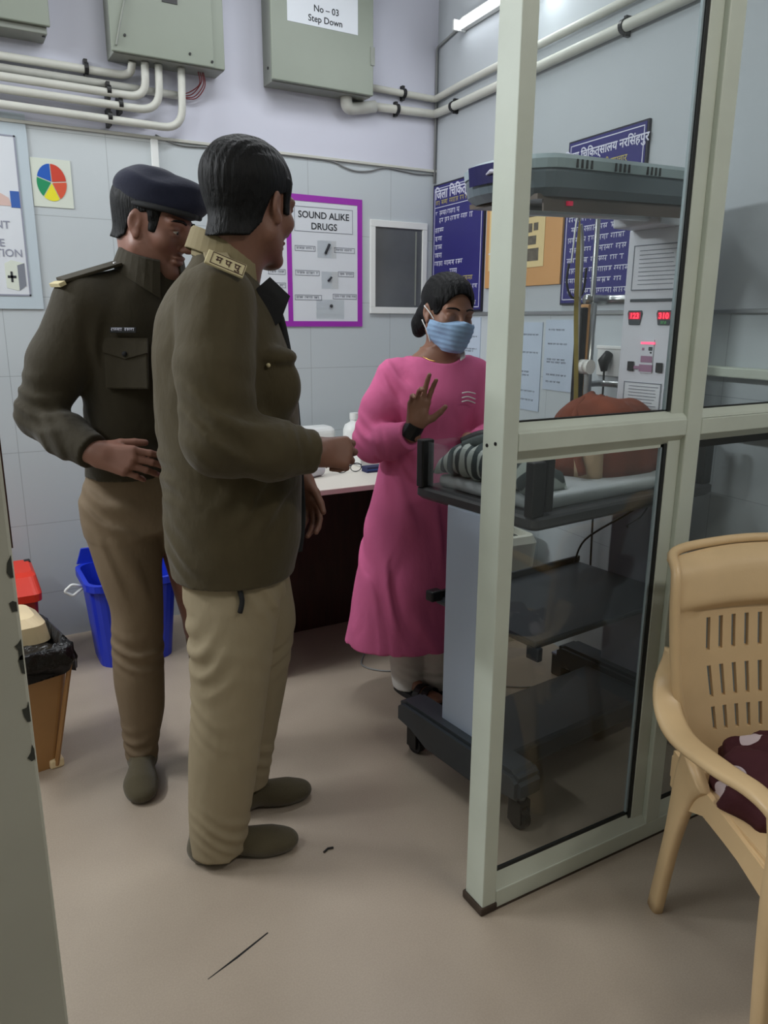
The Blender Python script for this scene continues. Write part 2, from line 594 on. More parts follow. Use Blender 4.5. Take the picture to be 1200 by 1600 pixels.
# crack line in the vinyl near the camera, dark seam by the partition post
bm = bmesh.new()
tube(bm, [(0.345, 1.345, 0.0002), (0.42, 1.37, 0.0002), (0.505, 1.402, 0.0002)], 0.0028, n=6, flat=0.25, radii=[0.001, 0.003, 0.002])
obj('floor_crack', bm, 'black', kind='structure')

# door jamb at the near left, with a dark strike recess in its edge
DM = MT['jamb']
d1 = obj('door_1', nbox(-0.95, 0.040, 0.80, 0.845, 0.0, 2.2, bev=0.003), 'jamb', kind='structure')
sp = obj('strike_plate', nbox(0.0395, 0.0415, 0.803, 0.842, 1.16, 1.30), 'wood', d1)
bm = bmesh.new()
rng = random.Random(3)
for z in (0.935, 0.985, 1.04, 1.055, 1.10, 1.14):
    pts = []
    for k in range(9):
        a = 2 * math.pi * k / 9
        pts.append((0.038 + 0.006 * math.cos(a) * rng.uniform(0.3, 1.2), z + 0.011 * math.sin(a) * rng.uniform(0.4, 1.3)))
    prism(bm, [(min(p[0], 0.0385), p[1]) for p in pts], 'Y', 0.7992, 0.8008)
obj('paint_chip', bm, 'lining_red', d1)

# dark pass-through window in the back wall
w1 = bpy.data.objects.new('window_1', None)
COL.objects.link(w1)
w1['kind'] = 'structure'
w1.location = (2.065, WY, 1.634)
bm = bmesh.new()
for a in ((-0.165, 0.165, 0.19, 0.222), (-0.165, 0.165, -0.222, -0.19), (-0.165, -0.137, -0.19, 0.19), (0.137, 0.165, -0.19, 0.19)):
    box(bm, a[0], a[1], -0.014, 0.0, a[2], a[3], bev=0.002)
obj('window_frame', bm, 'white', w1)
obj('pane', nbox(-0.137, 0.137, -0.006, -0.001, -0.19, 0.19), 'winpane', w1)
obj('handle', nbox(0.098, 0.104, -0.010, -0.006, -0.18, 0.18), 'boxg', w1)

# ------------------------------------------------------------------ wall lamp (visible tube on the right wall)
t = thing('tube_lamp', 'lit white fluorescent tube lamp high on the side wall near the corner', 'lamp', rw(0.26, 2.68, 0.004), RROT)
obj('batten', nbox(0.0, 1.25, -0.03, 0.0, -0.02, 0.03, bev=0.004), 'batten', t)
obj('tube', ncyl((0.0, -0.045, -0.005), (1.25, -0.045, -0.005), 0.014, n=20), 'lampw', t, smooth=True)
for x in (-0.012, 1.25):
    obj('end_cap', nbox(x, x + 0.014, -0.065, -0.0, -0.025, 0.02, bev=0.003), 'white', t)
# housings of the lamps out of view
t = thing('tube_lamp', 'fluorescent lamp on the far side of the room beyond the door', 'lamp', (-1.42, 2.75, 2.70))
obj('batten', nbox(-0.2, 0.0, -0.6, 0.6, 0.0, 0.05, bev=0.004), 'batten', t)

# ------------------------------------------------------------------ electrical boxes and conduits on the back wall
t = thing('electrical_box', 'open cream electrical enclosure with loose wires and four conduits below it', 'electrical box', (0.92, WY, 2.37))
obj('body', nbox(-0.205, 0.235, -0.115, 0.0, -0.003, 0.50, bev=0.003), 'boxg', t)
obj('cover', nbox(-0.212, 0.190, -0.130, -0.116, 0.0, 0.50, bev=0.004), 'boxw', t)
obj('cover_flange', nbox(0.186, 0.236, -0.124, -0.115, 0.0, 0.50, bev=0.003), 'boxw', t)
for (x, z) in ((-0.16, 0.06), (0.09, 0.035), (0.18, 0.02), (-0.02, 0.235)):
    obj('screw', ncyl((x, -0.134, z), (x, -0.128, z), 0.005, n=10), 'black', t)
obj('hasp', ntube([(-0.195, -0.135, 0.02), (-0.175, -0.138, 0.10), (-0.15, -0.136, 0.19)], 0.004, n=8), 'boxg', t)
obj('breaker_window', nbox(-0.01, 0.05, -0.133, -0.129, 0.20, 0.26), 'black', t)
for dx in (0.0, 0.008, -0.008, 0.014):
    obj('loose_wire', ntube(smooth_path([(0.15 + dx, -0.06, -0.004), (0.155 + dx, -0.055, -0.04 - abs(dx)), (0.12 + dx, -0.03, -0.085 - dx), (0.07, -0.018, -0.094 - dx * 0.4)]), 0.0022, n=6), 'redwire', t, smooth=True)

t = thing('electrical_box', 'cream distribution box with a printed sheet reading Step Down on its door', 'electrical box', (1.615, WY, 2.365))
obj('body', nbox(-0.245, 0.235, -0.10, 0.0, 0.0, 0.60, bev=0.003), 'boxg', t)
dr = obj('door', nbox(-0.252, 0.238, -0.122, -0.102, 0.003, 0.60, bev=0.004), 'boxw', t)
obj('latch', nbox(0.222, 0.243, -0.127, -0.121, 0.125, 0.20, bev=0.002), 'boxg', dr)
obj('notice_sheet', nbox(-0.178, 0.158, -0.1235, -0.1222, 0.235, 0.43), 'paper', dr)
lettering('lettering', [('No – 03', 0.036, 0.005, 0.292, 'CENTER'), ('Step Down', 0.036, 0.0, 0.252, 'CENTER')], 'ink', dr, y=-0.1238, bold=0.012)
lt = lettering('brand_lettering', [('ENI', 0.026, 0, 0, 'LEFT')], 'leg_blue', dr, y=0.0, bold=0.02)
lt.location = (-0.226, -0.1232, 0.30)
lt.rotation_euler = (0, -math.pi / 2, 0)
obj('screw', ncyl((-0.248, -0.06, 0.06), (-0.243, -0.06, 0.06), 0.006, n=10), 'black', t)
obj('cable_gland', ncyl((0.13, -0.05, -0.018), (0.13, -0.05, 0.002), 0.016, n=14), 'black', t)

t = thing('electrical_box', 'plain cream electrical box cut by the upper edge beyond the open enclosure', 'electrical box', (0.25, WY, 2.40))
obj('body', nbox(-0.25, 0.235, -0.115, 0.0, -0.01, 0.45, bev=0.003), 'boxg', t)
obj('cover', nbox(-0.26, 0.245, -0.135, -0.117, 0.012, 0.45, bev=0.004), 'boxw', t)
obj('screw', ncyl((0.225, -0.09, -0.013), (0.225, -0.09, -0.008), 0.006, n=10), 'black', t)

PY = WY - 0.024
pr_ = 0.0155


def conduit(label, pts, r=pr_, rad=0.055, group='ivory conduits'):
    o = obj('conduit_pipe', ntube(round_path(pts, rad, 8), r, n=12), 'pipe', smooth=True)
    return tag(o, label, 'pipe', group)


ZB = 2.3655
conduit('ivory conduit, topmost of the bundle, bending up into the open enclosure first', [(-1.64, PY, 2.327), (0.795, PY, 2.318), (0.80, PY - 0.03, ZB)])
conduit('ivory conduit, second from the top of the bundle, ending open by the loose wires', [(-1.64, PY, 2.294), (1.01, PY, 2.274)])
conduit('ivory conduit, third from the top of the bundle, bending up into the open enclosure', [(-1.64, PY - 0.005, 2.262), (0.842, PY - 0.036, 2.238), (0.845, PY - 0.045, ZB)], rad=0.07)
conduit('ivory conduit, second from the bottom of the bundle, bending up into the open enclosure', [(-1.64, PY - 0.005, 2.222), (0.895, PY - 0.036, 2.195), (0.898, PY - 0.045, ZB)], rad=0.085)
conduit('ivory conduit, lowest of the bundle, bending up into the open enclosure last', [(-1.64, PY, 2.178), (0.985, PY - 0.036, 2.139), (0.99, PY - 0.045, ZB)], rad=0.085)
conduit('ivory conduit turning the corner, upper of the two right of the distribution box', [(1.80, PY, 2.432), (2.252, PY, 2.428), rw(0.25, 2.436, 0.024), rw(2.7, 2.436, 0.024)], rad=0.02, group='corner conduits')
conduit('ivory conduit turning the corner, lower of the two below the distribution box', [(1.90, PY, 2.352), (2.252, PY, 2.362), rw(0.25, 2.358, 0.024), rw(2.7, 2.358, 0.024)], r=0.019, rad=0.02, group='corner conduits')
conduit('fat ivory flexible elbow under the distribution box leading to the lower conduit', [(1.748, PY - 0.03, 2.372), (1.755, PY - 0.02, 2.318), (1.83, PY, 2.335), (1.915, PY, 2.353)], r=0.027, rad=0.05, group='corner conduits')


def clamp(x, z, label, r=0.021, loc=None, rot=0.0, dy=-0.024):
    t = thing('pipe_clamp', label, 'clamp', loc or (x, WY, z), rot, 'black pipe clamps')
    obj('strap', ncyl((-0.008, dy, 0), (0.008, dy, 0), r, n=18), 'black', t)
    obj('foot', nbox(-0.007, 0.007, dy, 0.0, -0.030, 0.034, bev=0.001), 'black', t)


clamp(0.628, 2.323, 'black clamp on the topmost conduit of the bundle')
clamp(0.70, 2.247, 'black clamp on the third conduit from the top', dy=-0.056)
clamp(0.742, 2.203, 'black clamp on the second conduit from the bottom', dy=-0.056)
clamp(0.697, 2.152, 'black clamp on the lowest conduit of the bundle', dy=-0.054)
clamp(2.073, 2.431, 'black clamp on the upper conduit beside the distribution box')
clamp(2.035, 2.357, 'black clamp on the lower conduit beside the distribution box', r=0.024)
clamp(0, 0, 'black clamp on the lower conduit of the side wall near the corner', r=0.024, loc=rw(0.20, 2.359), rot=RROT)
clamp(0, 0, 'black clamp on the lower conduit of the side wall beyond the partition glass', r=0.024, loc=rw(1.33, 2.358), rot=RROT)

o = obj('cable', ntube(smooth_path([(0.885, WY - 0.006, 2.118), (0.984, WY - 0.006, 2.090), (1.15, WY - 0.006, 2.098), (1.296, WY - 0.006, 2.104), (1.48, WY - 0.006, 2.100), (1.688, WY - 0.006, 2.098), (1.76, WY - 0.006, 2.078), (1.822, WY - 0.006, 2.067), (1.90, WY - 0.006, 2.074), (1.98, WY - 0.006, 2.097), (2.07, WY - 0.006, 2.092), (2.164, WY - 0.006, 2.085), (2.274, WY - 0.006, 2.092)], 5), 0.0035, n=6), 'wire', smooth=True)
tag(o, 'thin sagging grey cable along the top edge of the tiles', 'cable')
o = obj('cable', ntube(round_path([(2.268, WY - 0.01, 2.05), (2.268, WY - 0.01, 2.66), rw(0.3, 2.70, 0.008)], 0.02), 0.006, n=8), 'wire', smooth=True)
tag(o, 'grey cable running up the room corner to the lit lamp', 'cable')

# ------------------------------------------------------------------ posters and signs on the back wall
t = thing('wall_poster', 'white drug-name poster bordered in magenta tape behind the officer', 'poster', (1.665, WY, 1.645))
obj('sheet', nbox(-0.56, 0.19, -0.004, 0.0, -0.29, 0.285), 'paper', t)
bm = bmesh.new()
for a in ((-0.56, 0.192, 0.268, 0.296), (-0.56, 0.192, -0.297, -0.272), (0.166, 0.192, -0.272, 0.268), (-0.205, -0.181, -0.272, 0.268), (-0.56, -0.535, -0.272, 0.268)):
    box(bm, a[0], a[1], -0.006, -0.003, a[2], a[3])
obj('tape_border', bm, 'magenta', t)
bm = bmesh.new()


def frame(bm, x0, x1, z0, z1, y, tck=0.002):
    box(bm, x0, x1, y - 0.0006, y + 0.0006, z1 - tck, z1)
    box(bm, x0, x1, y - 0.0006, y + 0.0006, z0, z0 + tck)
    box(bm, x0, x0 + tck, y - 0.0006, y + 0.0006, z0, z1)
    box(bm, x1 - tck, x1, y - 0.0006, y + 0.0006, z0, z1)


frame(bm, -0.165, 0.14, 0.135, 0.245, -0.0046)
obj('caption_box', bm, 'inkg', t)
for (x0, x1, z) in ((-0.165, -0.06, 0.06), (0.04, 0.15, 0.06), (-0.165, -0.04, -0.05), (0.06, 0.145, -0.05), (-0.17, -0.03, -0.162), (0.03, 0.16, -0.155), (-0.30, -0.215, -0.05), (-0.32, -0.215, -0.11), (-0.30, -0.22, -0.19)):
    bm = bmesh.new()
    frame(bm, x0, x1, z - 0.012, z + 0.012, -0.0046)
    script_rows(bm, [(x0 + 0.008, x1 - 0.006, z, 0.011)], -0.0046, random.Random(int(1000 * (x0 + z + 2))))
    obj('caption_box', bm, 'inkg', t)
lettering('lettering', [('SOUND ALIKE', 0.042, -0.012, 0.196, 'CENTER'), ('DRUGS', 0.042, -0.012, 0.147, 'CENTER')], 'ink', t, y=-0.0048, bold=0.012)
for (a, b, r) in (((-0.008, -0.006, 0.04), (0.012, -0.012, 0.085), 0.006), ((0.004, -0.006, -0.085), (0.022, -0.012, -0.065), 0.005)):
    obj('ampoule', ncyl(a, b, r, n=10), 'ink', t, smooth=True)
obj('ampoule', ball(bmesh.new(), (0.02, -0.008, -0.2), 0.008), 'ink', t, smooth=True)
for (x0, x1, z0, z1) in ((-0.05, 0.05, 0.02, 0.10), (-0.03, 0.06, -0.12, -0.04), (-0.06, 0.09, -0.26, -0.17)):
    obj('clear_pouch', nbox(x0, x1, -0.0075, -0.0045, z0, z1, bev=0.001), 'acrylic', t)

t = thing('wall_sticker', 'small pale sticker with a five-colour pie wheel', 'sticker', (0.467, WY, 1.895))
obj('sheet', nbox(-0.072, 0.075, -0.003, 0.0, -0.088, 0.09), 'sticker', t)
pie = [('pie_red', 92, 5), ('pie_orange', 5, -62), ('pie_yellow', -62, -128), ('pie_green', -128, -195), ('pie_blue', 165, 92)]
for (mm, a1, a0) in pie:
    bm = bmesh.new()
    pts = [(0.0, 0.0)] + [(0.054 * math.cos(math.radians(a0 + (a1 - a0) * k / 12)), 0.068 * math.sin(math.radians(a0 + (a1 - a0) * k / 12))) for k in range(13)]
    cx = sum(p[0] for p in pts) / 14 * 0.06; cz = sum(p[1] for p in pts) / 14 * 0.06
    prism(bm, [(p[0] * 0.96 + cx, p[1] * 0.96 + cz + 0.004) for p in pts], 'Y', -0.0045, -0.003)
    obj('sector', bm, mm, t)

t = thing('wall_poster', 'laminated injection-safety poster with a dark inner frame and a medicine carton drawing', 'poster', (0.10, WY, 1.80))
obj('sheet', nbox(-0.45, 0.292, -0.006, 0.0, -0.385, 0.335), 'sticker_blue', t)
obj('print_area', nbox(-0.42, 0.25, -0.0075, -0.006, -0.335, 0.255), 'paper', t)
bm = bmesh.new()
frame(bm, -0.42, 0.25, -0.335, 0.255, -0.0078, 0.006)
obj('inner_frame', bm, 'leg_grey', t)
lettering('lettering', [('ENT', 0.04, 0.20, -0.083, 'RIGHT'), ('SE', 0.04, 0.175, -0.150, 'RIGHT'), ('CTION', 0.04, 0.235, -0.187, 'RIGHT')], 'leg_grey', t, y=-0.0082, bold=0.01)
bm = bmesh.new()
prism(bm, [(0.165, -0.305), (0.205, -0.315), (0.235, -0.295), (0.235, -0.21), (0.19, -0.20), (0.165, -0.213)], 'Y', -0.0085, -0.0075)
ct = obj('carton_drawing', bm, 'sticker', t)
bm = bmesh.new()
prism(bm, [(0.21, -0.315), (0.236, -0.295), (0.236, -0.21), (0.21, -0.219)], 'Y', -0.0088, -0.0084)
obj('carton_side', bm, 'inkg', ct)
bm = bmesh.new()
box(bm, 0.183, 0.191, -0.0092, -0.0084, -0.283, -0.243)
box(bm, 0.172, 0.203, -0.0092, -0.0084, -0.268, -0.258)
obj('cross', bm, 'ink', ct)
bm = bmesh.new()
prism(bm, [(0.10, 0.0), (0.215, 0.0), (0.205, 0.03), (0.16, 0.055), (0.10, 0.05)], 'Y', -0.0085, -0.0075)
obj('hand_drawing', bm, 'skinpaint', t)
obj('cuff_drawing', nbox(0.212, 0.244, -0.0088, -0.0075, -0.005, 0.055), 'posterblue', t)

# ------------------------------------------------------------------ signs and papers on the right wall
R_ = random.Random(11)
t = thing('sign_board', 'narrow navy hospital notice board beside the corner, partly behind the nurse', 'sign', rw(0.005, 1.424, 0.0), RROT)
obj('board', nbox(0.0, 0.475, -0.012, 0.0, 0.0, 0.615, bev=0.001), 'navyd', t)
obj('face', nbox(0.008, 0.468, -0.0135, -0.0115, 0.008, 0.607), 'navy', t)
bm = bmesh.new()
frame(bm, 0.018, 0.458, 0.018, 0.595, -0.0138, 0.0035)
box(bm, 0.018, 0.458, -0.0144, -0.0132, 0.503, 0.506)
obj('white_border', bm, 'signw', t)
lettering('lettering', [('िजला िचिकत्सालय', 0.062, 0.024, 0.545, 'LEFT')], 'signw', t, y=-0.0142, bold=0.022)
bm = bmesh.new()
rows = [(0.07, 0.26, 0.475, 0.024), (0.07, 0.38, 0.440, 0.024), (0.03, 0.05, 0.475, 0.02), (0.03, 0.12, 0.395, 0.024), (0.03, 0.10, 0.355, 0.024), (0.03, 0.10, 0.315, 0.024), (0.03, 0.10, 0.275, 0.024), (0.03, 0.30, 0.235, 0.024), (0.18, 0.25, 0.195, 0.022), (0.03, 0.16, 0.11, 0.022), (0.22, 0.44, 0.115, 0.022), (0.26, 0.38, 0.08, 0.022), (0.38, 0.43, 0.04, 0.022)]
script_rows(bm, rows, -0.0140, R_)
obj('body_text', bm, 'signw', t)
bm = bmesh.new()
script_rows(bm, [(0.03, 0.42, 0.525, 0.022), (0.04, 0.40, 0.155, 0.024)], -0.0140, R_)
obj('yellow_text', bm, 'signy', t)

t = thing('notice_board', 'tan photo notice board with yellowed sheets between the two navy boards', 'notice board', rw(0.50, 1.525), RROT)
obj('board', nbox(0.0, 0.545, -0.010, 0.0, 0.0, 0.45, bev=0.001), 'orange', t)
obj('sheet', nbox(0.03, 0.435, -0.0125, -0.010, 0.075, 0.385), 'yphoto', t)
bm = bmesh.new()
for (x, z, ww, hh) in ((0.30, 0.275, 0.10, 0.035), (0.30, 0.215, 0.05, 0.035), (0.36, 0.22, 0.03, 0.03), (0.30, 0.165, 0.08, 0.035), (0.29, 0.10, 0.11, 0.05), (0.05, 0.10, 0.03, 0.04), (0.09, 0.10, 0.03, 0.045), (0.13, 0.10, 0.03, 0.045), (0.17, 0.10, 0.03, 0.045), (0.215, 0.10, 0.03, 0.045), (0.20, 0.30, 0.05, 0.03), (0.10, 0.25, 0.045, 0.04), (0.19, 0.24, 0.05, 0.035), (0.10, 0.18, 0.045, 0.045), (0.19, 0.18, 0.05, 0.04)):
    obj('pasted_photo', nbox(x, x + ww, -0.0135, -0.0124, z, z + hh), 'photo', t)
bm = bmesh.new()
for a in ((0.165, 0.171, 0.155, 0.37), (0.268, 0.276, 0.08, 0.38), (0.03, 0.27, 0.146, 0.152), (0.05, 0.42, 0.345, 0.350)):
    box(bm, a[0], a[1], -0.0134, -0.0124, a[2], a[3])
obj('column_rule', bm, 'paper', t)

t = thing('sign_board', 'wide navy district hospital board behind the infant warmer column', 'sign', rw(1.057, 1.443), RROT)
obj('board', nbox(0.0, 0.415, -0.012, 0.0, 0.0, 0.602, bev=0.001), 'navyd', t)
obj('face', nbox(0.007, 0.408, -0.0135, -0.0115, 0.007, 0.595), 'navy', t)
bm = bmesh.new()
frame(bm, 0.015, 0.400, 0.018, 0.585, -0.0138, 0.0035)
box(bm, 0.20, 0.203, -0.0144, -0.0132, 0.03, 0.40)
box(bm, 0.014, 0.401, -0.0144, -0.0132, 0.464, 0.467)
obj('white_border', bm, 'signw', t)
HD = 'िजला िचिकत्सालय नरिसंहपुर'
lettering('lettering', [(HD, 0.0415, 0.203, 0.532, 'CENTER')], 'signw', t, y=-0.0142, bold=0.022)
bm = bmesh.new()
rows = []
for i in range(11):
    z = 0.43 - i * 0.038
    rows += [(0.03 if i % 2 else 0.045, 0.19, z, 0.02), (0.212, R_.uniform(0.33, 0.39), z, 0.02)]
script_rows(bm, rows, -0.0140, R_)
obj('body_text', bm, 'signw', t)
lettering('yellow_lettering', [('एवं ईन्युजी उपचार', 0.034, 0.21, 0.484, 'CENTER')], 'signy', t, y=-0.0142, bold=0.01)


def wall_sheet(s0, s1, z0, z1, label, seed, m='paperb'):
    t = thing('notice_sheet', label, 'paper', rw(s0, z0), RROT, 'notice sheets taped to the side wall tiles')
    obj('sheet', nbox(0, s1 - s0, -0.004, 0.0, 0, z1 - z0), m, t)
    bm = bmesh.new()
    g = random.Random(seed)
    h = z1 - z0
    script_rows(bm, [(0.02, (s1 - s0) * g.uniform(0.6, 0.9), h * f, 0.008) for f in (0.86, 0.66, 0.44, 0.40, 0.22, 0.12)], -0.0044, g)
    obj('print', bm, 'inkg', t)


wall_sheet(0.32, 0.47, 1.13, 1.395, 'bluish printed sheet taped below the narrow navy board by the nurse shoulder', 1)
wall_sheet(0.735, 0.945, 1.00, 1.375, 'bluish printed sheet taped to the tiles, just past the partition post', 2)
wall_sheet(0.965, 1.155, 1.10, 1.385, 'bluish printed sheet taped to the tiles beside the yellow tape', 3)

t = thing('wall_socket', 'white wall socket plate below the wide navy board', 'socket', rw(1.375, 1.23), RROT)
obj('plate', nbox(-0.075, 0.075, -0.012, 0.0, -0.05, 0.06, bev=0.004), 'white', t)
obj('plate_rim', nbox(-0.078, 0.078, -0.016, -0.002, 0.050, 0.062, bev=0.002), 'white', t)
t = thing('power_plug', 'black power plug in the white wall socket with its cord hanging', 'plug', rw(1.37, 1.235, 0.013), RROT)
obj('plug_body', ntube([(0.0, -0.004, 0.03), (0.0, -0.028, 0.0), (0.0, -0.022, -0.035)], 0.02, n=12, radii=[0.016, 0.022, 0.012]), 'black', t, smooth=True)
obj('cord', ntube(smooth_path([(0.0, -0.022, -0.03), (0.002, -0.022, -0.15), (-0.004, -0.022, -0.45), (0.01, -0.022, -0.9)]), 0.004, n=8), 'black', t, smooth=True)
t = thing('wall_tray', 'dark grey notched tray on a bracket behind the second glass pane', 'tray', rw(1.66, 1.07), RROT)
bm = bmesh.new()
box(bm, 0.0, 0.165, -0.10, -0.001, 0.0, 0.012)
box(bm, 0.0, 0.165, -0.10, -0.092, 0.0, 0.055)
box(bm, 0.195, 0.50, -0.10, -0.001, 0.0, 0.012)
box(bm, 0.195, 0.50, -0.10, -0.092, 0.0, 0.055)
box(bm, 0.0, 0.50, -0.10, -0.001, -0.012, 0.0)
obj('tray_body', bm, 'dgrey', t)

# ------------------------------------------------------------------ glazed partition
t = thing('glass_partition', 'cream metal framed glass partition with a corner post and a mid rail', 'partition')
obj('post', nbox(0.969, 1.009, 1.198, 1.266, 0.0, 3.05, bev=0.0025), 'alu', t)
bm = bmesh.new()
box(bm, 0.963, 1.012, 1.194, 1.272, 0.0, 0.022, bev=0.004)
obj('post_grime', bm, 'grime', t)
for z in (1.135, 1.128):
    obj('screw', ncyl((0.9675, 1.222 if z == 1.135 else 1.25, z), (0.970, 1.222 if z == 1.135 else 1.25, z), 0.004, n=10), 'black', t)
obj('mullion', nbox(1.522, 1.575, 1.198, 1.250, 0.05, 3.05, bev=0.003), 'alu', t)
obj('mid_rail', nbox(1.009, 1.522, 1.198, 1.250, 1.118, 1.157, bev=0.0025), 'alu', t)
obj('mid_rail', nbox(1.575, 2.118, 1.198, 1.250, 1.116, 1.155, bev=0.0025), 'alu', t)
obj('bottom_rail', nbox(1.009, 2.118, 1.198, 1.250, 0.004, 0.052, bev=0.0025), 'alu', t)
obj('rail_grime', nbox(1.009, 2.116, 1.1965, 1.252, 0.0, 0.005), 'grime', t)


def bead(name, poly, x0, x1):
    return obj(name, prism(bmesh.new(), poly, 'X', x0, x1), 'alu', t)


for (x0, x1) in ((1.009, 1.522), (1.575, 2.118)):
    bead('sill_bead', [(1.200, 1.156), (1.216, 1.156), (1.222, 1.174), (1.219, 1.176), (1.203, 1.162)], x0, x1)
    bead('head_bead', [(1.202, 1.118), (1.217, 1.118), (1.222, 1.098), (1.218, 1.098)], x0, x1)
    bead('sill_bead', [(1.200, 0.051), (1.216, 0.051), (1.222, 0.085), (1.219, 0.087), (1.203, 0.056)], x0, x1)
for (z0, z1) in ((1.157, 3.04), (0.052, 1.118)):
    obj('side_bead', nbox(1.478, 1.523, 1.212, 1.226, z0, z1, bev=0.003), 'alu', t)
    obj('gasket', nbox(1.468, 1.479, 1.214, 1.226, z0 + 0.02, z1 - 0.02), 'gasket', t)
    obj('gasket_edge', nbox(1.462, 1.4685, 1.219, 1.226, z0 + 0.02, z1 - 0.02), 'lgrey', t)
    obj('gasket', nbox(1.5745, 1.579, 1.219, 1.226, z0 + 0.02, z1 - 0.02), 'gasket', t)
for (x0, x1) in ((1.009, 1.478), (1.575, 2.116)):
    for z in (1.1755, 0.0865):
        obj('gasket', nbox(x0, x1, 1.219, 1.226, z, z + (0.004 if z > 1 else 0.009)), 'gasket', t)
    obj('gasket', nbox(x0, x1, 1.219, 1.226, 1.090 if x0 < 1.5 else 1.080, 1.099), 'alu' if x0 < 1.5 else 'gasket', t)
    obj('glass_pane', nbox(x0 - 0.0, x1, 1.223, 1.227, 1.170, 3.04), 'glass', t)
    obj('glass_pane', nbox(x0 - 0.0, x1, 1.223, 1.227, 0.080, 1.10), 'glass', t)

# ------------------------------------------------------------------ infant warmer
WA = math.radians(5.5)
WX, WYC = 1.6045, 1.6825


def wpt(x, y, z=0.0):
    return (WX + x * math.cos(WA) - y * math.sin(WA), WYC + x * math.sin(WA) + y * math.cos(WA), z)


t = thing('infant_warmer', 'grey wheeled infant radiant warmer with an overhead canopy behind the partition glass', 'infant warmer', (WX, WYC, 0), WA)
# feet and base
for sx in (-1, 1):
    poly = [(-0.275, 0.115), (-0.275, 0.175), (-0.25, 0.195), (0.25, 0.195), (0.275, 0.175), (0.275, 0.115), (0.20, 0.105), (0.12, 0.075), (-0.12, 0.075), (-0.20, 0.105)]
    bm = prism(bmesh.new(), poly, 'X', sx * 0.375 - 0.05, sx * 0.375 + 0.05)
    bmesh.ops.bevel(bm, geom=[e for e in bm.edges], offset=0.012, segments=2, affect='EDGES')
    obj('foot_beam', bm, 'dgrey', t, smooth=False)
    for sy in (-1, 1):
        cs = obj('caster', ncyl((sx * 0.37, sy * 0.235, 0.085), (sx * 0.37, sy * 0.235, 0.12), 0.016, n=14), 'steel', t)
        bm = bmesh.new()
        for dx in (-0.017, 0.017):
            box(bm, sx * 0.37 + dx - 0.004, sx * 0.37 + dx + 0.004, sy * 0.235 - 0.022, sy * 0.235 + 0.026, 0.02, 0.092, bev=0.003)
        box(bm, sx * 0.37 - 0.021, sx * 0.37 + 0.021, sy * 0.235 - 0.022, sy * 0.235 + 0.02, 0.075, 0.092, bev=0.003)
        obj('fork', bm, 'black', cs)
        obj('wheel', ncyl((sx * 0.37 - 0.012, sy * 0.235, 0.034), (sx * 0.37 + 0.012, sy * 0.235, 0.034), 0.034, n=22), 'black', cs, smooth=False)
bm = nbox(-0.33, 0.33, -0.145, 0.125, 0.095, 0.165, bev=0.012)
obj('base_tray', bm, 'dgrey', t)
obj('leg_panel', nbox(-0.385, -0.345, -0.095, 0.095, 0.15, 0.872, bev=0.008), 'leg_blue', t)
obj('column', nbox(0.365, 0.455, -0.097, 0.097, 0.15, 1.70, bev=0.008), 'leg_grey', t)
# mid shelf
obj('shelf', nbox(-0.31, 0.36, -0.205, 0.225, 0.51, 0.53, bev=0.006), 'dgrey', t)
obj('shelf_lip', nbox(-0.31, 0.36, 0.214, 0.226, 0.53, 0.552, bev=0.003), 'black', t)
obj('shelf_bracket', nbox(-0.31, -0.29, -0.215, -0.17, 0.475, 0.515, bev=0.004), 'dgrey', t)
obj('shelf_grip', nbox(-0.345, -0.30, 0.20, 0.235, 0.525, 0.56, bev=0.006), 'black', t)
# bed
bm = bmesh.new()
loft_rings(bm, [rrect(0.01, 0, 0.385, 0.235, 0.02, 0.862), rrect(0.01, 0, 0.395, 0.245, 0.02, 0.872), rrect(0.01, 0, 0.395, 0.245, 0.02, 0.892), rrect(0.01, 0, 0.388, 0.238, 0.02, 0.898)])
obj('bed_tray', bm, 'tray', t)
obj('mattress', nbox(-0.335, 0.35, -0.20, 0.20, 0.897, 0.935, bev=0.016, seg=3), 'mattress', t, smooth=True)
for (x0, x1, y0, y1) in ((-0.36, 0.375, -0.226, -0.220), (-0.36, 0.375, 0.220, 0.226), (-0.375, -0.369, -0.21, 0.21)):
    obj('side_panel', nbox(x0, x1, y0, y1, 0.905, 1.035, bev=0.001), 'acrylic', t)
for (x, y) in ((-0.365, -0.222), (-0.365, 0.222), (0.375, -0.222), (0.375, 0.222)):
    sx = -1 if x < 0 else 1
    sy = -1 if y < 0 else 1
    br = obj('corner_bracket', nbox(x - 0.022, x + 0.022, y - 0.015, y + 0.015, 0.897, 1.04, bev=0.004), 'black', t)
    if sx < 0 and sy < 0:
        obj('hinge_block', nbox(x + 0.03, x + 0.058, y - 0.012, y + 0.014, 0.905, 1.05, bev=0.004), 'black', br)
# control panel on the column front
obj('control_panel', nbox(0.335, 0.367, -0.105, 0.095, 0.93, 1.66, bev=0.008), 'panelw', t)


def pface(name, y0, y1, z0, z1, m, parent=None, d=0.0):
    return obj(name, nbox(0.3325 - d, 0.3355 - d, y0, y1, z0, z1), m, parent or t)


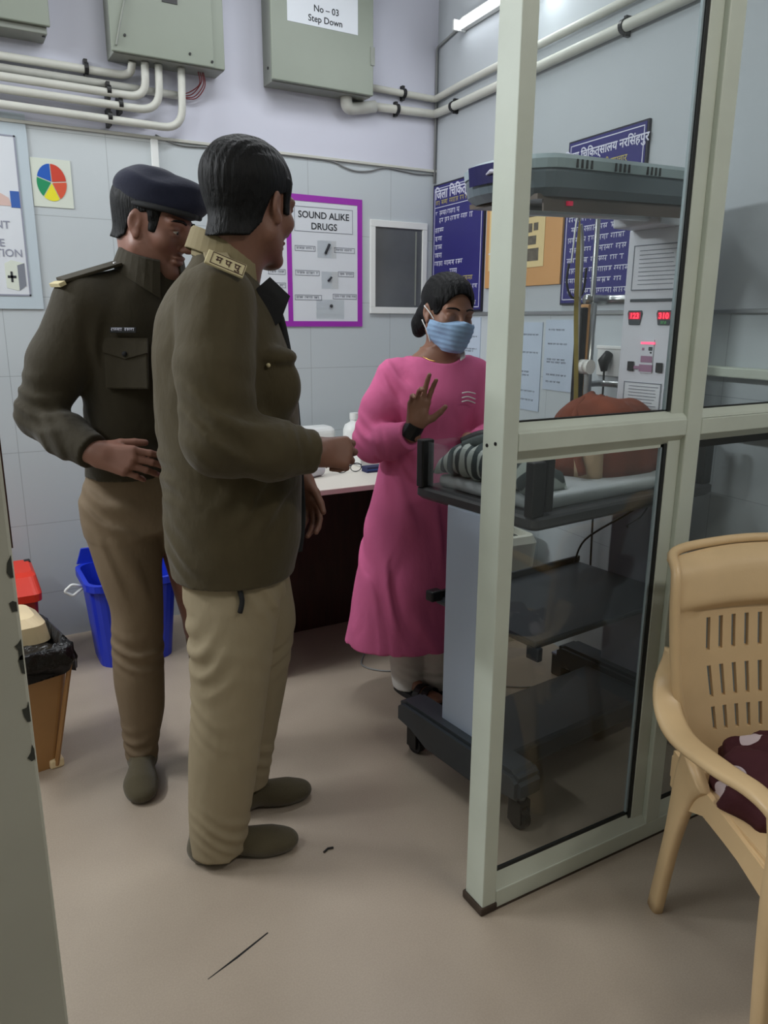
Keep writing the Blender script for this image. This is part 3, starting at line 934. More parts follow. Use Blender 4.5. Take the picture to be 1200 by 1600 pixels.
ins = pface('instruction_sheet', -0.10, 0.068, 1.475, 1.61, 'panelw')
bm = bmesh.new()
for (a0, a1, b0, b1) in ((-0.10, 0.068, 1.607, 1.61), (-0.10, 0.068, 1.475, 1.478), (0.065, 0.068, 1.475, 1.61)):
    box(bm, 0.3315, 0.333, a0, a1, b0, b1)
for i in range(9):
    box(bm, 0.3315, 0.333, -0.09 + 0.02 * R_.random(), 0.045, 1.592 - i * 0.0125, 1.594 - i * 0.0125)
obj('sheet_print', bm, 'inkg', ins)
pface('stripe', -0.105, 0.068, 1.440, 1.449, 'dgrey')
for (yc, s) in ((0.045, '123'), (-0.062, '310')):
    bm = bmesh.new()
    prism(bm, [(yc + 0.027, 1.405), (yc + 0.020, 1.37), (yc - 0.020, 1.37), (yc - 0.027, 1.405), (yc - 0.024, 1.414), (yc + 0.024, 1.414)], 'X', 0.3315, 0.3355)
    dsp = obj('display_bezel', bm, 'dgrey', t)
    pface('display_window', yc - 0.022, yc + 0.022, 1.387, 1.409, 'ledbg', dsp, 0.0015)
    lettering('digits', [(s, 0.024, 0, 0, 'CENTER')], 'led', dsp, bold=0.02, rot=(0, 0, -math.pi / 2), loc=(0.3300, yc, 1.3895))
    if yc < 0:
        lettering('small_digits', [('37.0', 0.012, 0, 0, 'CENTER')], 'ledg', dsp, bold=0.01, rot=(0, 0, -math.pi / 2), loc=(0.3305, yc, 1.3735))
kp = pface('keypad', -0.035, 0.010, 1.222, 1.325, 'panelw', None, 0.001)
pface('led_bar', -0.038, 0.012, 1.311, 1.318, 'pink_led', kp, 0.002)
for (y0, y1, z0, z1, m) in ((-0.032, -0.018, 1.292, 1.303, 'dgrey'), (-0.002, 0.006, 1.292, 1.300, 'mauve'), (-0.034, 0.008, 1.255, 1.275, 'mauve'), (-0.036, 0.012, 1.226, 1.248, 'mauve'), (0.012, 0.034, 1.233, 1.243, 'mauve'), (-0.03, -0.024, 1.283, 1.288, 'ink')):
    pface('key', y0, y1, z0, z1, m, kp, 0.002)
for (yc) in (0.044, -0.062):
    pface('rocker_switch', yc - 0.011, yc + 0.011, 1.226, 1.256, 'black', None, 0.004)
ins = pface('instruction_sheet', -0.075, 0.065, 1.085, 1.192, 'paper')
bm = bmesh.new()
for (a0, a1, b0, b1) in ((-0.075, 0.065, 1.189, 1.192), (0.062, 0.065, 1.085, 1.192), (-0.075, -0.072, 1.085, 1.192)):
    box(bm, 0.3315, 0.333, a0, a1, b0, b1)
for i in range(9):
    box(bm, 0.3315, 0.333, -0.065 + 0.02 * R_.random(), 0.045, 1.178 - i * 0.010, 1.180 - i * 0.010)
obj('sheet_print', bm, 'inkg', ins)
# canopy: rounded nose, tilted slightly up towards the column
cn = obj('canopy', bmesh.new(), 'mgrey', t)
cn.location = (0.0, -0.05, 1.768)
cn.rotation_euler = (0, math.radians(-2.6), 0)


def canopy_ring(hy, xn, xb, z, n=14):
    pts = []
    for k in range(n + 1):
        a = math.pi / 2 + math.pi * k / n
        pts.append((-0.31 + (xn + 0.31) * -math.cos(a) if False else -0.31 + (0.31 + xn) * (math.cos(a)) * -1 * -1 if False else -0.31 - (-0.31 - xn) * abs(math.cos(a)), hy * math.sin(a), z))
    pts += [(xb, -hy, z), (xb, hy, z)]
    return pts


bm = bmesh.new()
loft_rings(bm, [canopy_ring(0.130, -0.385, 0.27, -0.086), canopy_ring(0.150, -0.405, 0.275, -0.068), canopy_ring(0.154, -0.412, 0.275, -0.034), canopy_ring(0.150, -0.408, 0.275, -0.024)], close_first=False)
bm.to_mesh(cn.data)
bm.free()
cn.data.materials.clear()
cn.data.materials.append(MT['mgrey'])
bm = bmesh.new()
loft_rings(bm, [canopy_ring(0.158, -0.412, 0.275, -0.026), canopy_ring(0.160, -0.414, 0.275, -0.006), canopy_ring(0.145, -0.395, 0.275, 0.006)])
top = obj('canopy_cover', bm, 'lgrey', cn)
for xc in (-0.245, -0.105, 0.02):
    bm = bmesh.new()
    for k in range(4):
        x = xc + (k - 1.5) * 0.017
        box(bm, x - 0.0028, x + 0.0028, -0.1615, -0.157, -0.025, -0.006)
    obj('vent_slot', bm, 'black', top)
obj('reflector', nbox(-0.36, 0.26, -0.12, 0.12, -0.092, -0.080), 'reflector', cn)
obj('heater_rod', ncyl((-0.30, 0, -0.103), (0.22, 0, -0.103), 0.012, n=12), 'steel', cn)
obj('indicator', nbox(-0.262, -0.245, -0.128, -0.118, -0.104, -0.094), 'ledbg', cn)
obj('front_strip', nbox(-0.34, 0.26, -0.121, -0.116, -0.118, -0.088), 'reflector', cn)
# nose plate with maker badge
bm = bmesh.new()
ro, ri = [], []
for k in range(11):
    a = math.pi * (0.86 + 0.40 * k / 10)
    px_, py_ = -0.31 - (0.107) * abs(math.cos(a)), 0.157 * math.sin(a)
    ro.append((px_, py_))
V0 = [bm.verts.new((p[0] - 0.001, p[1], -0.048)) for p in ro]
V1 = [bm.verts.new((p[0] - 0.004, p[1], -0.004)) for p in ro]
for k in range(10):
    bm.faces.new((V0[k], V0[k + 1], V1[k + 1], V1[k]))
bmesh.ops.solidify(bm, geom=bm.faces[:], thickness=0.002)
bd = obj('badge', bm, 'navy', cn)
bm = bmesh.new()
tube(bm, [(-0.4195, -0.01, -0.028), (-0.423, -0.03, -0.024), (-0.4195, -0.055, -0.028)], 0.007, n=8, flat=0.6, radii=[0.004, 0.009, 0.004])
script_rows(bm, [], 0, R_)
obj('badge_emblem', bm, 'signw', bd)
obj('neck', nbox(0.24, 0.455, -0.085, 0.085, 1.655, 1.735, bev=0.006), 'panelw', t)
# accessory pole with rails, tape and probe box
obj('pole', ncyl((0.352, 0.235, 0.90), (0.352, 0.235, 1.735), 0.0085, n=14), 'steel', t, smooth=True)
obj('pole', ncyl((0.352, 0.235, 0.90), (0.352, 0.235, 1.44), 0.017, n=14), 'steel', t, smooth=True)
obj('rail', ntube(round_path([(0.33, 0.245, 1.452), (0.44, 0.245, 1.452), (0.44, 0.06, 1.452)], 0.03), 0.016, n=12), 'steel', t, smooth=True)
obj('rail', ntube(round_path([(0.33, 0.245, 1.168), (0.44, 0.245, 1.168), (0.44, 0.06, 1.168)], 0.03), 0.011, n=12), 'steel', t, smooth=True)
obj('pole_arm', ntube(round_path([(0.352, 0.235, 1.72), (0.24, 0.215, 1.72), (0.235, 0.212, 1.69)], 0.015), 0.005, n=8), 'steel', t, smooth=True)
obj('hook', ntube(smooth_path([(0.238, 0.212, 1.70), (0.222, 0.212, 1.69), (0.20, 0.20, 1.60), (0.196, 0.20, 1.56)]), 0.003, n=6), 'white', t, smooth=True)
bm = bmesh.new()
tp = smooth_path([(0.236, 0.212, 1.69), (0.240, 0.212, 1.55), (0.246, 0.21, 1.40), (0.250, 0.20, 1.25), (0.250, 0.19, 1.12), (0.250, 0.18, 0.96)], 5)
A = [bm.verts.new((p.x - 0.011 * min(1, 0.3 + i * 0.2), p.y, p.z)) for i, p in enumerate(tp)]
B = [bm.verts.new((p.x + 0.011 * min(1, 0.3 + i * 0.2), p.y, p.z)) for i, p in enumerate(tp)]
for i in range(len(tp) - 1):
    bm.faces.new((A[i], B[i], B[i + 1], A[i + 1]))
bmesh.ops.solidify(bm, geom=bm.faces[:], thickness=0.002)
obj('measuring_tape', bm, 'tape', t)
obj('tubing', ntube(smooth_path([(0.246, 0.216, 1.68), (0.268, 0.222, 1.60), (0.270, 0.222, 1.40), (0.272, 0.215, 1.20), (0.275, 0.2, 0.95)]), 0.007, n=8), 'tube_clear', t, smooth=True)
obj('tubing_loop', ntube(smooth_path([(0.21, 0.222, 1.56), (0.205, 0.222, 1.50), (0.235, 0.222, 1.455), (0.285, 0.222, 1.47), (0.295, 0.222, 1.55)]), 0.004, n=6), 'ink', t, smooth=True)
obj('probe_box', nbox(0.288, 0.312, 0.215, 0.25, 0.95, 1.425, bev=0.004), 'black', t)
obj('probe_box_frame', nbox(0.312, 0.324, 0.215, 0.25, 0.95, 1.435, bev=0.003), 'orange', t)
obj('clamp_knob', ncyl((0.295, 0.175, 1.232), (0.295, 0.215, 1.232), 0.024, n=20), 'knob', t, smooth=False)
obj('knob_stem', ncyl((0.30, 0.195, 0.95), (0.30, 0.195, 1.22), 0.007, n=10), 'tube_clear', t)
# dangling cord between bed and shelf
obj('cord', ntube(smooth_path([(0.15, -0.20, 0.87), (0.18, -0.10, 0.80), (0.24, 0.10, 0.66), (0.30, 0.19, 0.54)]), 0.0035, n=6), 'black', t, smooth=True)
obj('cord', ntube(smooth_path([(0.16, -0.20, 0.87), (0.20, -0.14, 0.80), (0.30, -0.02, 0.73), (0.37, 0.03, 0.70)]), 0.003, n=6), 'black', t, smooth=True)

# things lying on the warmer bed


def blanket(cx, cy, rx, ry, hgt, n=40, m=22, seed=1, stripes=False):
    g = random.Random(seed)
    ph = [g.uniform(0, 6.28) for _ in range(8)]
    rings = []
    for j in range(m + 1):
        v = j / m
        a = v * math.pi / 2
        ring = []
        for i in range(n):
            u = 2 * math.pi * i / n
            k = 1 + 0.04 * math.sin(2 * u + ph[0]) + 0.05 * mnoise.noise(Vector((1.7 * math.cos(u), 1.7 * math.sin(u), 2.2 * v + seed))) + 0.05 * mnoise.noise(Vector((3.5 * math.cos(u), 3.5 * math.sin(u), 5 * v + seed)))
            r = math.cos(a) ** 0.55
            z = math.sin(a) ** 0.8
            ring.append((cx + rx * k * r * math.cos(u), cy + ry * k * r * math.sin(u), hgt * z * (1 + 0.10 * math.sin(u + ph[3]) * math.cos(a) + 0.09 * mnoise.noise(Vector((2 * math.cos(u) * r, 2 * math.sin(u) * r, seed * 3.1)))) + 0.010 * mnoise.noise(Vector((4 * math.cos(u), 4 * math.sin(u), 4 * v)))))
        rings.append(ring)
    bm = bmesh.new()
    loft_rings(bm, rings)
    return bm


t = thing('blanket_bundle', 'rust brown furry blanket bundle lying at the head of the warmer bed', 'blanket', wpt(0.16, 0.0, 0.936), WA)
obj('bundle', blanket(0, 0, 0.20, 0.15, 0.215, seed=3), 'brown_cloth', t, smooth=True)
obj('cream_patch', blanket(-0.15, -0.07, 0.04, 0.05, 0.165, seed=5), 'brown_trim', t, smooth=True)
obj('blanket_fold', ntube(smooth_path([(-0.20, -0.10, 0.012), (-0.19, -0.05, 0.12), (-0.12, 0.0, 0.20), (0.0, 0.05, 0.222)]), 0.012, n=10), 'brown_cloth', t, smooth=True)

# grey striped towel draped over the foot panel side
m_tow = bpy.data.materials.new('striped_towel')
m_tow.use_nodes = True
nt = m_tow.node_tree
b_ = nt.nodes['Principled BSDF']
b_.inputs['Roughness'].default_value = 0.95
tc = nt.nodes.new('ShaderNodeTexCoord')
wv = nt.nodes.new('ShaderNodeTexWave')
wv.bands_direction = 'Y'
wv.inputs['Scale'].default_value = 9.0
wv.inputs['Distortion'].default_value = 1.2
rp = nt.nodes.new('ShaderNodeValToRGB')
rp.color_ramp.elements[0].position = 0.42
rp.color_ramp.elements[1].position = 0.58
rp.color_ramp.elements[0].color = (*lin((66, 76, 78)), 1)
rp.color_ramp.elements[1].color = (*lin((172, 180, 176)), 1)
nt.links.new(tc.outputs['Object'], wv.inputs['Vector'])
nt.links.new(wv.outputs['Fac'], rp.inputs['Fac'])
nt.links.new(rp.outputs['Color'], b_.inputs['Base Color'])
MT['towel'] = m_tow
t = thing('folded_towel', 'grey and white striped towel heaped at the foot of the warmer bed', 'towel', wpt(-0.25, 0.03, 0.935), WA)
rings = []
for j in range(25):
    v = j / 24
    y = -0.19 + 0.36 * v
    env = 0.098 * (1 - abs(2 * v - 1) ** 3) ** 0.6 + 0.012
    ring = []
    for i in range(28):
        u = 2 * math.pi * i / 28
        xx = 0.085 * math.copysign(abs(math.cos(u)) ** 0.7, math.cos(u))
        zz = math.copysign(abs(math.sin(u)) ** 0.7, math.sin(u))
        f = 1 + 0.07 * math.sin(j * 1.9)
        ring.append((xx * f - 0.01, y + 0.006 * math.sin(u * 3), env * 0.5 * (1 + zz * f) * (1 + 0.1 * math.sin(j * 1.9 + u))))
    rings.append(ring)
obj('towel', loft_rings(bmesh.new(), rings), 'towel', t, smooth=True)
obj('towel_flap', ntube(smooth_path([(-0.06, 0.08, 0.09), (-0.03, 0.02, 0.115), (0.02, -0.06, 0.112), (0.05, -0.14, 0.09)]), 0.02, n=10), 'grey_cloth', t, smooth=True)
obj('towel_dark_fold', ntube(smooth_path([(-0.05, 0.10, 0.10), (-0.02, 0.05, 0.125), (0.0, -0.01, 0.122), (0.03, -0.06, 0.105)]), 0.017, n=10), 'black', t, smooth=True)
t = thing('cloth_lump', 'small grey folded cloth tip beside the blanket bundle', 'cloth', wpt(-0.02, 0.10, 0.935), WA)
obj('cloth', blanket(0, 0, 0.05, 0.05, 0.10, seed=9, n=24, m=12), 'grey_cloth', t, smooth=True)

# ------------------------------------------------------------------ bins


def bin_body(hx0, hy0, hx1, hy1, h, r=0.03, wall=0.006, lip=0.012):
    """open tapered bin with wall thickness and a rolled lip"""
    bm = bmesh.new()
    R = [rrect(0, 0, hx0, hy0, r, 0.0), rrect(0, 0, hx1 - 0.004, hy1 - 0.004, r, h - 0.03), rrect(0, 0, hx1 + lip, hy1 + lip, r, h - 0.028), rrect(0, 0, hx1 + lip, hy1 + lip, r, h), rrect(0, 0, hx1 - wall, hy1 - wall, r * 0.9, h), rrect(0, 0, hx0 - wall, hy0 - wall, r * 0.9, 0.012)]
    return loft_rings(bm, R)


t = thing('waste_bin', 'large open blue plastic waste bin behind the officers', 'bin', (0.575, 3.13, 0))
obj('bin_body', bin_body(0.145, 0.13, 0.175, 0.165, 0.37, r=0.07), 'blue', t, smooth=False)
obj('back_board', prism(bmesh.new(), [(-0.172, 0.37), (-0.15, 0.435), (0.15, 0.435), (0.172, 0.37)], 'Y', 0.165, 0.178), 'blue', t)
obj('handle', ntube(round_path([(-0.185, -0.06, 0.345), (-0.225, -0.06, 0.36), (-0.255, -0.06, 0.335), (-0.225, -0.06, 0.312), (-0.185, -0.06, 0.34)], 0.01), 0.006, n=8), 'white', t, smooth=True)
obj('hinge_tab', nbox(0.178, 0.20, -0.05, 0.05, 0.35, 0.375, bev=0.003), 'blue', t)

t = thing('waste_bin', 'red lidded plastic waste bin against the tiled wall', 'bin', (0.11, 3.19, 0.0))
obj('bin_body', bin_body(0.10, 0.115, 0.118, 0.135, 0.345, r=0.025, lip=0.004), 'redd', t)
bm = bmesh.new()
loft_rings(bm, [rrect(0, 0, 0.128, 0.146, 0.03, 0.32), rrect(0, 0, 0.130, 0.148, 0.03, 0.35), rrect(0, 0.03, 0.120, 0.112, 0.03, 0.405), rrect(0, 0.04, 0.108, 0.09, 0.03, 0.415)])
ld = obj('lid', bm, 'red', t)
obj('lid_hinge', nbox(0.092, 0.118, 0.10, 0.135, 0.40, 0.416, bev=0.004), 'bag', ld)

t = thing('waste_bin', 'tan pedal waste bin lined with a black bag beside the door edge', 'bin', (0.082, 2.46, 0), math.radians(8))
obj('bin_body', bin_body(0.085, 0.105, 0.14, 0.15, 0.40, r=0.025, lip=0.006), 'tan', t)
bm = bmesh.new()
loft_rings(bm, [rrect(0.0, 0.05, 0.12, 0.10, 0.04, 0.40), rrect(0.0, 0.05, 0.11, 0.095, 0.04, 0.455), rrect(0, 0.055, 0.085, 0.075, 0.035, 0.478), rrect(0, 0.06, 0.05, 0.045, 0.03, 0.486)])
obj('lid', bm, 'tanl', t)
bm = bmesh.new()
g = random.Random(4)
rings = []
for j, (k, z) in enumerate(((0.80, 0.395), (0.92, 0.428), (1.05, 0.412), (1.10, 0.37), (1.07, 0.335), (1.02, 0.345))):
    ring = []
    for (x, y, _) in rrect(0, 0, 0.145 * k, 0.155 * k, 0.04, 0, n=7):
        ring.append((x * g.uniform(0.96, 1.05), y * g.uniform(0.96, 1.05), z + g.uniform(-0.014, 0.014)))
    rings.append(ring)
loft_rings(bm, rings, close_first=True, close_last=False)
obj('bin_bag', bm, 'bag', t, smooth=True)
obj('foot_pad', nbox(0.055, 0.098, -0.118, -0.05, 0.0, 0.03, bev=0.006), 'tanl', t)
obj('corner_rib', ntube([(0.075, -0.112, 0.01), (0.135, -0.155, 0.36)], 0.008, n=8), 'tan', t)

t = thing('waste_bin', 'cream plastic bin with a slotted top standing under the infant warmer', 'bin', (2.035, 2.545, 0), math.radians(-4))
bm = bmesh.new()
loft_rings(bm, [rrect(0, 0, 0.095, 0.115, 0.03, 0.0), rrect(0, 0, 0.125, 0.15, 0.035, 0.40), rrect(0, 0, 0.13, 0.155, 0.04, 0.455), rrect(0, 0, 0.118, 0.142, 0.04, 0.485), rrect(0, 0, 0.095, 0.12, 0.035, 0.487), rrect(0, 0, 0.09, 0.115, 0.03, 0.465)])
obj('bin_body', bm, 'creambin', t)
obj('slot', nbox(-0.06, 0.085, -0.10, 0.06, 0.462, 0.4655), 'lining_red', t)

# ------------------------------------------------------------------ desk along the back wall with its things
t = thing('desk', 'white topped desk with a dark brown wooden front against the tiled wall', 'desk', (1.45, 3.0, 0))
obj('tabletop', nbox(-0.47, 0.43, -0.465, 0.43, 0.735, 0.757, bev=0.003), 'desk_top', t)
obj('front_panel', nbox(-0.42, 0.40, -0.02, 0.0, 0.0, 0.735), 'wood', t)
for x in (-0.44, 0.39):
    obj('side_panel', nbox(x, x + 0.022, -0.42, 0.42, 0.0, 0.735), 'wood', t)
DZ = 0.757
t = thing('storage_box', 'white plastic box with a pale lid on the desk beside the pink kurta', 'box', (1.62, 2.93, DZ))
obj('box_body', nbox(-0.085, 0.085, -0.06, 0.06, 0.0, 0.05, bev=0.006), 'white', t)
obj('lid', nbox(-0.09, 0.09, -0.065, 0.065, 0.05, 0.066, bev=0.006), 'creambin', t)
t = thing('bottle', 'white plastic bottle on the desk between the hand and the kurta', 'bottle', (1.66, 3.16, DZ))
bm = bmesh.new()
loft_rings(bm, [[(r * math.cos(2 * math.pi * k / 20), r * math.sin(2 * math.pi * k / 20), z) for k in range(20)] for (r, z) in ((0.05, 0), (0.054, 0.006), (0.054, 0.12), (0.045, 0.145), (0.02, 0.16), (0.02, 0.175))])
obj('bottle_body', bm, 'white', t, smooth=True)
obj('cap', ncyl((0, 0, 0.17), (0, 0, 0.20), 0.022, n=16), 'white', t)
t = thing('carton', 'small navy carton lying on the desk beside the pink kurta', 'carton', (1.535, 2.765, DZ))
obj('carton_body', nbox(-0.035, 0.06, -0.025, 0.025, 0.0, 0.024, bev=0.001), 'navy_box', t)
obj('label_band', nbox(-0.034, 0.0595, -0.0256, -0.0249, 0.010, 0.014), 'posterblue', t)
t = thing('spectacles', 'dark wire spectacles folded on the desk under the reaching hand', 'spectacles', (1.44, 2.79, DZ))
bm = bmesh.new()
for s in (-1, 1):
    tube(bm, [(s * 0.033 + 0.026 * math.cos(a * math.pi / 9), 0, 0.02 + 0.018 * math.sin(a * math.pi / 9)) for a in range(19)], 0.0018, n=6)
    tube(bm, [(s * 0.06, 0, 0.03), (s * 0.058, 0.07, 0.02), (s * 0.055, 0.11, 0.006)], 0.0018, n=6)
tube(bm, [(-0.008, 0, 0.028), (0.008, 0, 0.028)], 0.0018, n=6)
obj('rim', bm, 'ink', t)
t = thing('tissue_roll', 'white tissue roll lying at the front edge of the desk', 'roll', (1.27, 2.78, DZ), math.radians(20))
obj('roll', ncyl((-0.04, 0, 0.03), (0.04, 0, 0.03), 0.03, n=22), 'paper', t, smooth=False)
obj('core', ncyl((-0.041, 0, 0.03), (0.041, 0, 0.03), 0.012, n=14), 'tan', t)
t = thing('plastic_tray', 'white plastic tray leaning at the rear of the desk behind the reaching hand', 'tray', (1.50, 3.30, DZ))
obj('tray', nbox(-0.20, 0.11, -0.06, 0.06, 0.0, 0.13, bev=0.03, seg=4), 'white', t, smooth=False)
o = obj('cable', ntube(smooth_path([(1.42, 2.62, 0.004), (1.36, 2.52, 0.004), (1.44, 2.42, 0.004), (1.62, 2.40, 0.004)]), 0.003, n=6), 'wire', smooth=True)
tag(o, 'thin grey cable looping on the floor behind the pink hem', 'cable')
o = obj('cable', ntube(smooth_path([(1.78, 2.30, 0.004), (1.70, 2.18, 0.004), (1.80, 2.06, 0.004), (1.95, 2.02, 0.004), (2.05, 2.1, 0.004)]), 0.003, n=6), 'wire', smooth=True)
tag(o, 'thin cable curling on the floor under the infant warmer', 'cable')
t = thing('floor_socket_box', 'dark grey block on the floor behind the warmer column', 'block', (2.06, 2.06, 0), math.radians(10))
obj('block', nbox(-0.06, 0.04, -0.05, 0.05, 0.0, 0.09, bev=0.006), 'dgrey', t)
obj('lid', nbox(-0.061, 0.041, -0.051, 0.051, 0.085, 0.095, bev=0.003), 'leg_grey', t)
o = obj('floor_scrap', ntube([(0.735, 1.583, 0.003), (0.75, 1.59, 0.004), (0.765, 1.587, 0.003)], 0.003, n=6), 'black')
tag(o, 'small dark scrap on the floor ahead of the grey-socked feet', 'scrap')

# ------------------------------------------------------------------ plastic armchair
CA = math.radians(-24.3)
t = thing('plastic_armchair', 'tan moulded plastic armchair with a slotted back in front of the partition', 'chair', (1.489, 0.726, 0), CA)


def back_y(z):      # the back leans away as it rises
    return 0.205 + (z - 0.42) * 0.20


bm = bmesh.new()
# back shell built as a grid with real slot openings; z rows from seat to top, x columns
xs = [-0.265, -0.235, -0.20] + [v for k in range(-5, 6) for v in (k * 0.034 - 0.0055, k * 0.034 + 0.0055)] + [0.20, 0.235, 0.265]
xs = sorted(xs)
zs = [0.40, 0.46, 0.475, 0.53, 0.552, 0.625, 0.66, 0.735, 0.752, 0.760, 0.766, 0.775, 0.785, 0.797, 0.81, 0.823, 0.835, 0.846, 0.855, 0.862]
slot_rows = ((0.475, 0.53), (0.552, 0.625), (0.66, 0.735))
zlist = zs


def backpt(x, z, off):
    zz = z
    wsc = 0.80 + 0.20 * min(1, (z - 0.40) / 0.25)
    y = back_y(z) - 0.055 * (x / 0.265) ** 2 * (0.4 + 0.6 * min(1, (z - 0.4) / 0.3))
    if z > 0.755:
        q = (z - 0.755) / 0.107
        y -= 0.022 * (1 - (x / 0.265) ** 8) * min(1.0, q / 0.14) * (1 - max(0, (q - 0.15) / 0.85) ** 1.6)
    ztop = 0.862 + 0.02 * (1 - (x / 0.265) ** 2)
    if z > 0.76:
        zz = 0.76 + (z - 0.76) * (ztop - 0.76) / 0.102
    if z > 0.835:
        y += 0.03 * ((z - 0.835) / 0.027) ** 2
    return (x * wsc, y + off, zz)


def grid_shell(bm, xs, zs, fn, hole, th):
    F, B = {}, {}
    for i, x in enumerate(xs):
        for j, z in enumerate(zs):
            F[i, j] = bm.verts.new(fn(x, z, 0.0))
            B[i, j] = bm.verts.new(fn(x, z, th))
    keep = {(i, j): not hole(xs[i], xs[i + 1], zs[j], zs[j + 1]) for i in range(len(xs) - 1) for j in range(len(zs) - 1)}
    for (i, j), k in keep.items():
        if not k:
            continue
        bm.faces.new((F[i, j], F[i + 1, j], F[i + 1, j + 1], F[i, j + 1]))
        bm.faces.new((B[i, j + 1], B[i + 1, j + 1], B[i + 1, j], B[i, j]))
        for (di, dj, a, b2) in ((-1, 0, (i, j), (i, j + 1)), (1, 0, (i + 1, j + 1), (i + 1, j)), (0, -1, (i + 1, j), (i, j)), (0, 1, (i, j + 1), (i + 1, j + 1))):
            if not keep.get((i + di, j + dj), False):
                bm.faces.new((F[a], B[a], B[b2], F[b2]))
    bmesh.ops.recalc_face_normals(bm, faces=bm.faces)


def is_slot(x0, x1, z0, z1):
    return (x1 - x0) < 0.012 and any(abs(z0 - a) < 1e-6 and abs(z1 - b) < 1e-6 for a, b in slot_rows)


grid_shell(bm, xs, zlist, backpt, is_slot, 0.012)
obj('backrest', bm, 'chair', t, smooth='auto')
# rolled top edge and side edges
obj('back_rim', ntube(smooth_path([backpt(-0.262, 0.46, 0.006), backpt(-0.262, 0.60, 0.006), backpt(-0.262, 0.74, 0.006), backpt(-0.258, 0.84, 0.006), backpt(-0.235, 0.868, 0.006), backpt(-0.12, 0.868, 0.006), backpt(0.0, 0.868, 0.006), backpt(0.12, 0.868, 0.006), backpt(0.235, 0.868, 0.006), backpt(0.258, 0.84, 0.006), backpt(0.262, 0.74, 0.006), backpt(0.262, 0.60, 0.006), backpt(0.262, 0.46, 0.006)], 5), 0.0115, n=12), 'chair', t, smooth=True)
# seat
bm = bmesh.new()
sx_ = [-0.23 + 0.46 * k / 12 for k in range(13)]
sy_ = [-0.24 + 0.46 * k / 12 for k in range(13)]


def seatpt(x, y, off):
    z = 0.418 - 0.022 * math.exp(-((x / 0.16) ** 2 + ((y - 0.04) / 0.16) ** 2)) - (0.03 * max(0, (-y - 0.17) / 0.07) ** 2)
    return (x, y, z - off)


grid_shell(bm, sx_, sy_, seatpt, lambda *a: False, 0.01)
obj('seat', bm, 'chair', t, smooth='auto')
bm = bmesh.new()
for s in (-1, 1):
    box(bm, s * 0.232 - 0.006, s * 0.232 + 0.006, -0.225, 0.215, 0.355, 0.41, bev=0.003)
box(bm, -0.235, 0.235, -0.236, -0.224, 0.355, 0.40, bev=0.003)
box(bm, -0.235, 0.235, 0.20, 0.212, 0.355, 0.41, bev=0.003)
obj('seat_apron', bm, 'chair', t)


def ribbon(path, width, thick, upvec):
    """flat moulded strap along a path: list of points; width across, thick along the normal"""
    P = [Vector(p) for p in path]
    rings = []
    for i, p in enumerate(P):
        d = (P[min(i + 1, len(P) - 1)] - P[max(i - 1, 0)]).normalized()
        s = d.cross(Vector(upvec)).normalized()
        n_ = s.cross(d)
        w_ = width[i] if isinstance(width, list) else width
        pts = []
        for k in range(12):
            a = 2 * math.pi * k / 12
            ca, sa = math.cos(a), math.sin(a)
            pts.append(p + s * (w_ / 2 * math.copysign(abs(ca) ** 0.6, ca)) + n_ * (thick / 2 * math.copysign(abs(sa) ** 0.6, sa)))
        rings.append(pts)
    return loft_rings(bmesh.new(), rings)


for s in (-1, 1):
    p = smooth_path([(s * 0.248, 0.245, 0.66), (s * 0.262, 0.228, 0.585), (s * 0.275, 0.18, 0.538), (s * 0.285, 0.09, 0.525), (s * 0.288, -0.06, 0.552), (s * 0.290, -0.17, 0.58), (s * 0.287, -0.228, 0.574), (s * 0.280, -0.252, 0.535)], 5)
    n = len(p)
    arm = obj('armrest', ribbon(p, [0.03 + 0.032 * math.sin(math.pi * min(1, 0.15 + k / n)) for k in range(n)], 0.020, (0, 0.15, 1)), 'chair', t, smooth=True)
    pf = smooth_path([(s * 0.285, -0.245, 0.575), (s * 0.281, -0.253, 0.50), (s * 0.280, -0.250, 0.40), (s * 0.266, -0.245, 0.20), (s * 0.247, -0.240, 0.0)], 5)
    obj('leg', ribbon(pf, [0.060 - 0.022 * k / len(pf) for k in range(len(pf))], 0.034, (s, 0, 0)), 'chair', t, smooth=True)
    pb = smooth_path([(s * 0.243, 0.10, 0.45), (s * 0.240, 0.135, 0.38), (s * 0.240, 0.165, 0.24), (s * 0.243, 0.205, 0.0)], 5)
    obj('leg', ribbon(pb, [0.12 - 0.075 * min(1, 1.5 * k / len(pb)) for k in range(len(pb))], 0.028, (s, 0, 0)), 'chair', t, smooth=True)
    bm = bmesh.new()
    prism(bm, [(-0.23, 0.40), (0.20, 0.43), (0.20, 0.34), (0.11, 0.335), (0.05, 0.365), (-0.08, 0.36), (-0.17, 0.345), (-0.24, 0.30)], 'X', s * 0.236 - 0.006, s * 0.236 + 0.006)
    obj('side_skirt', bm, 'chair', t)

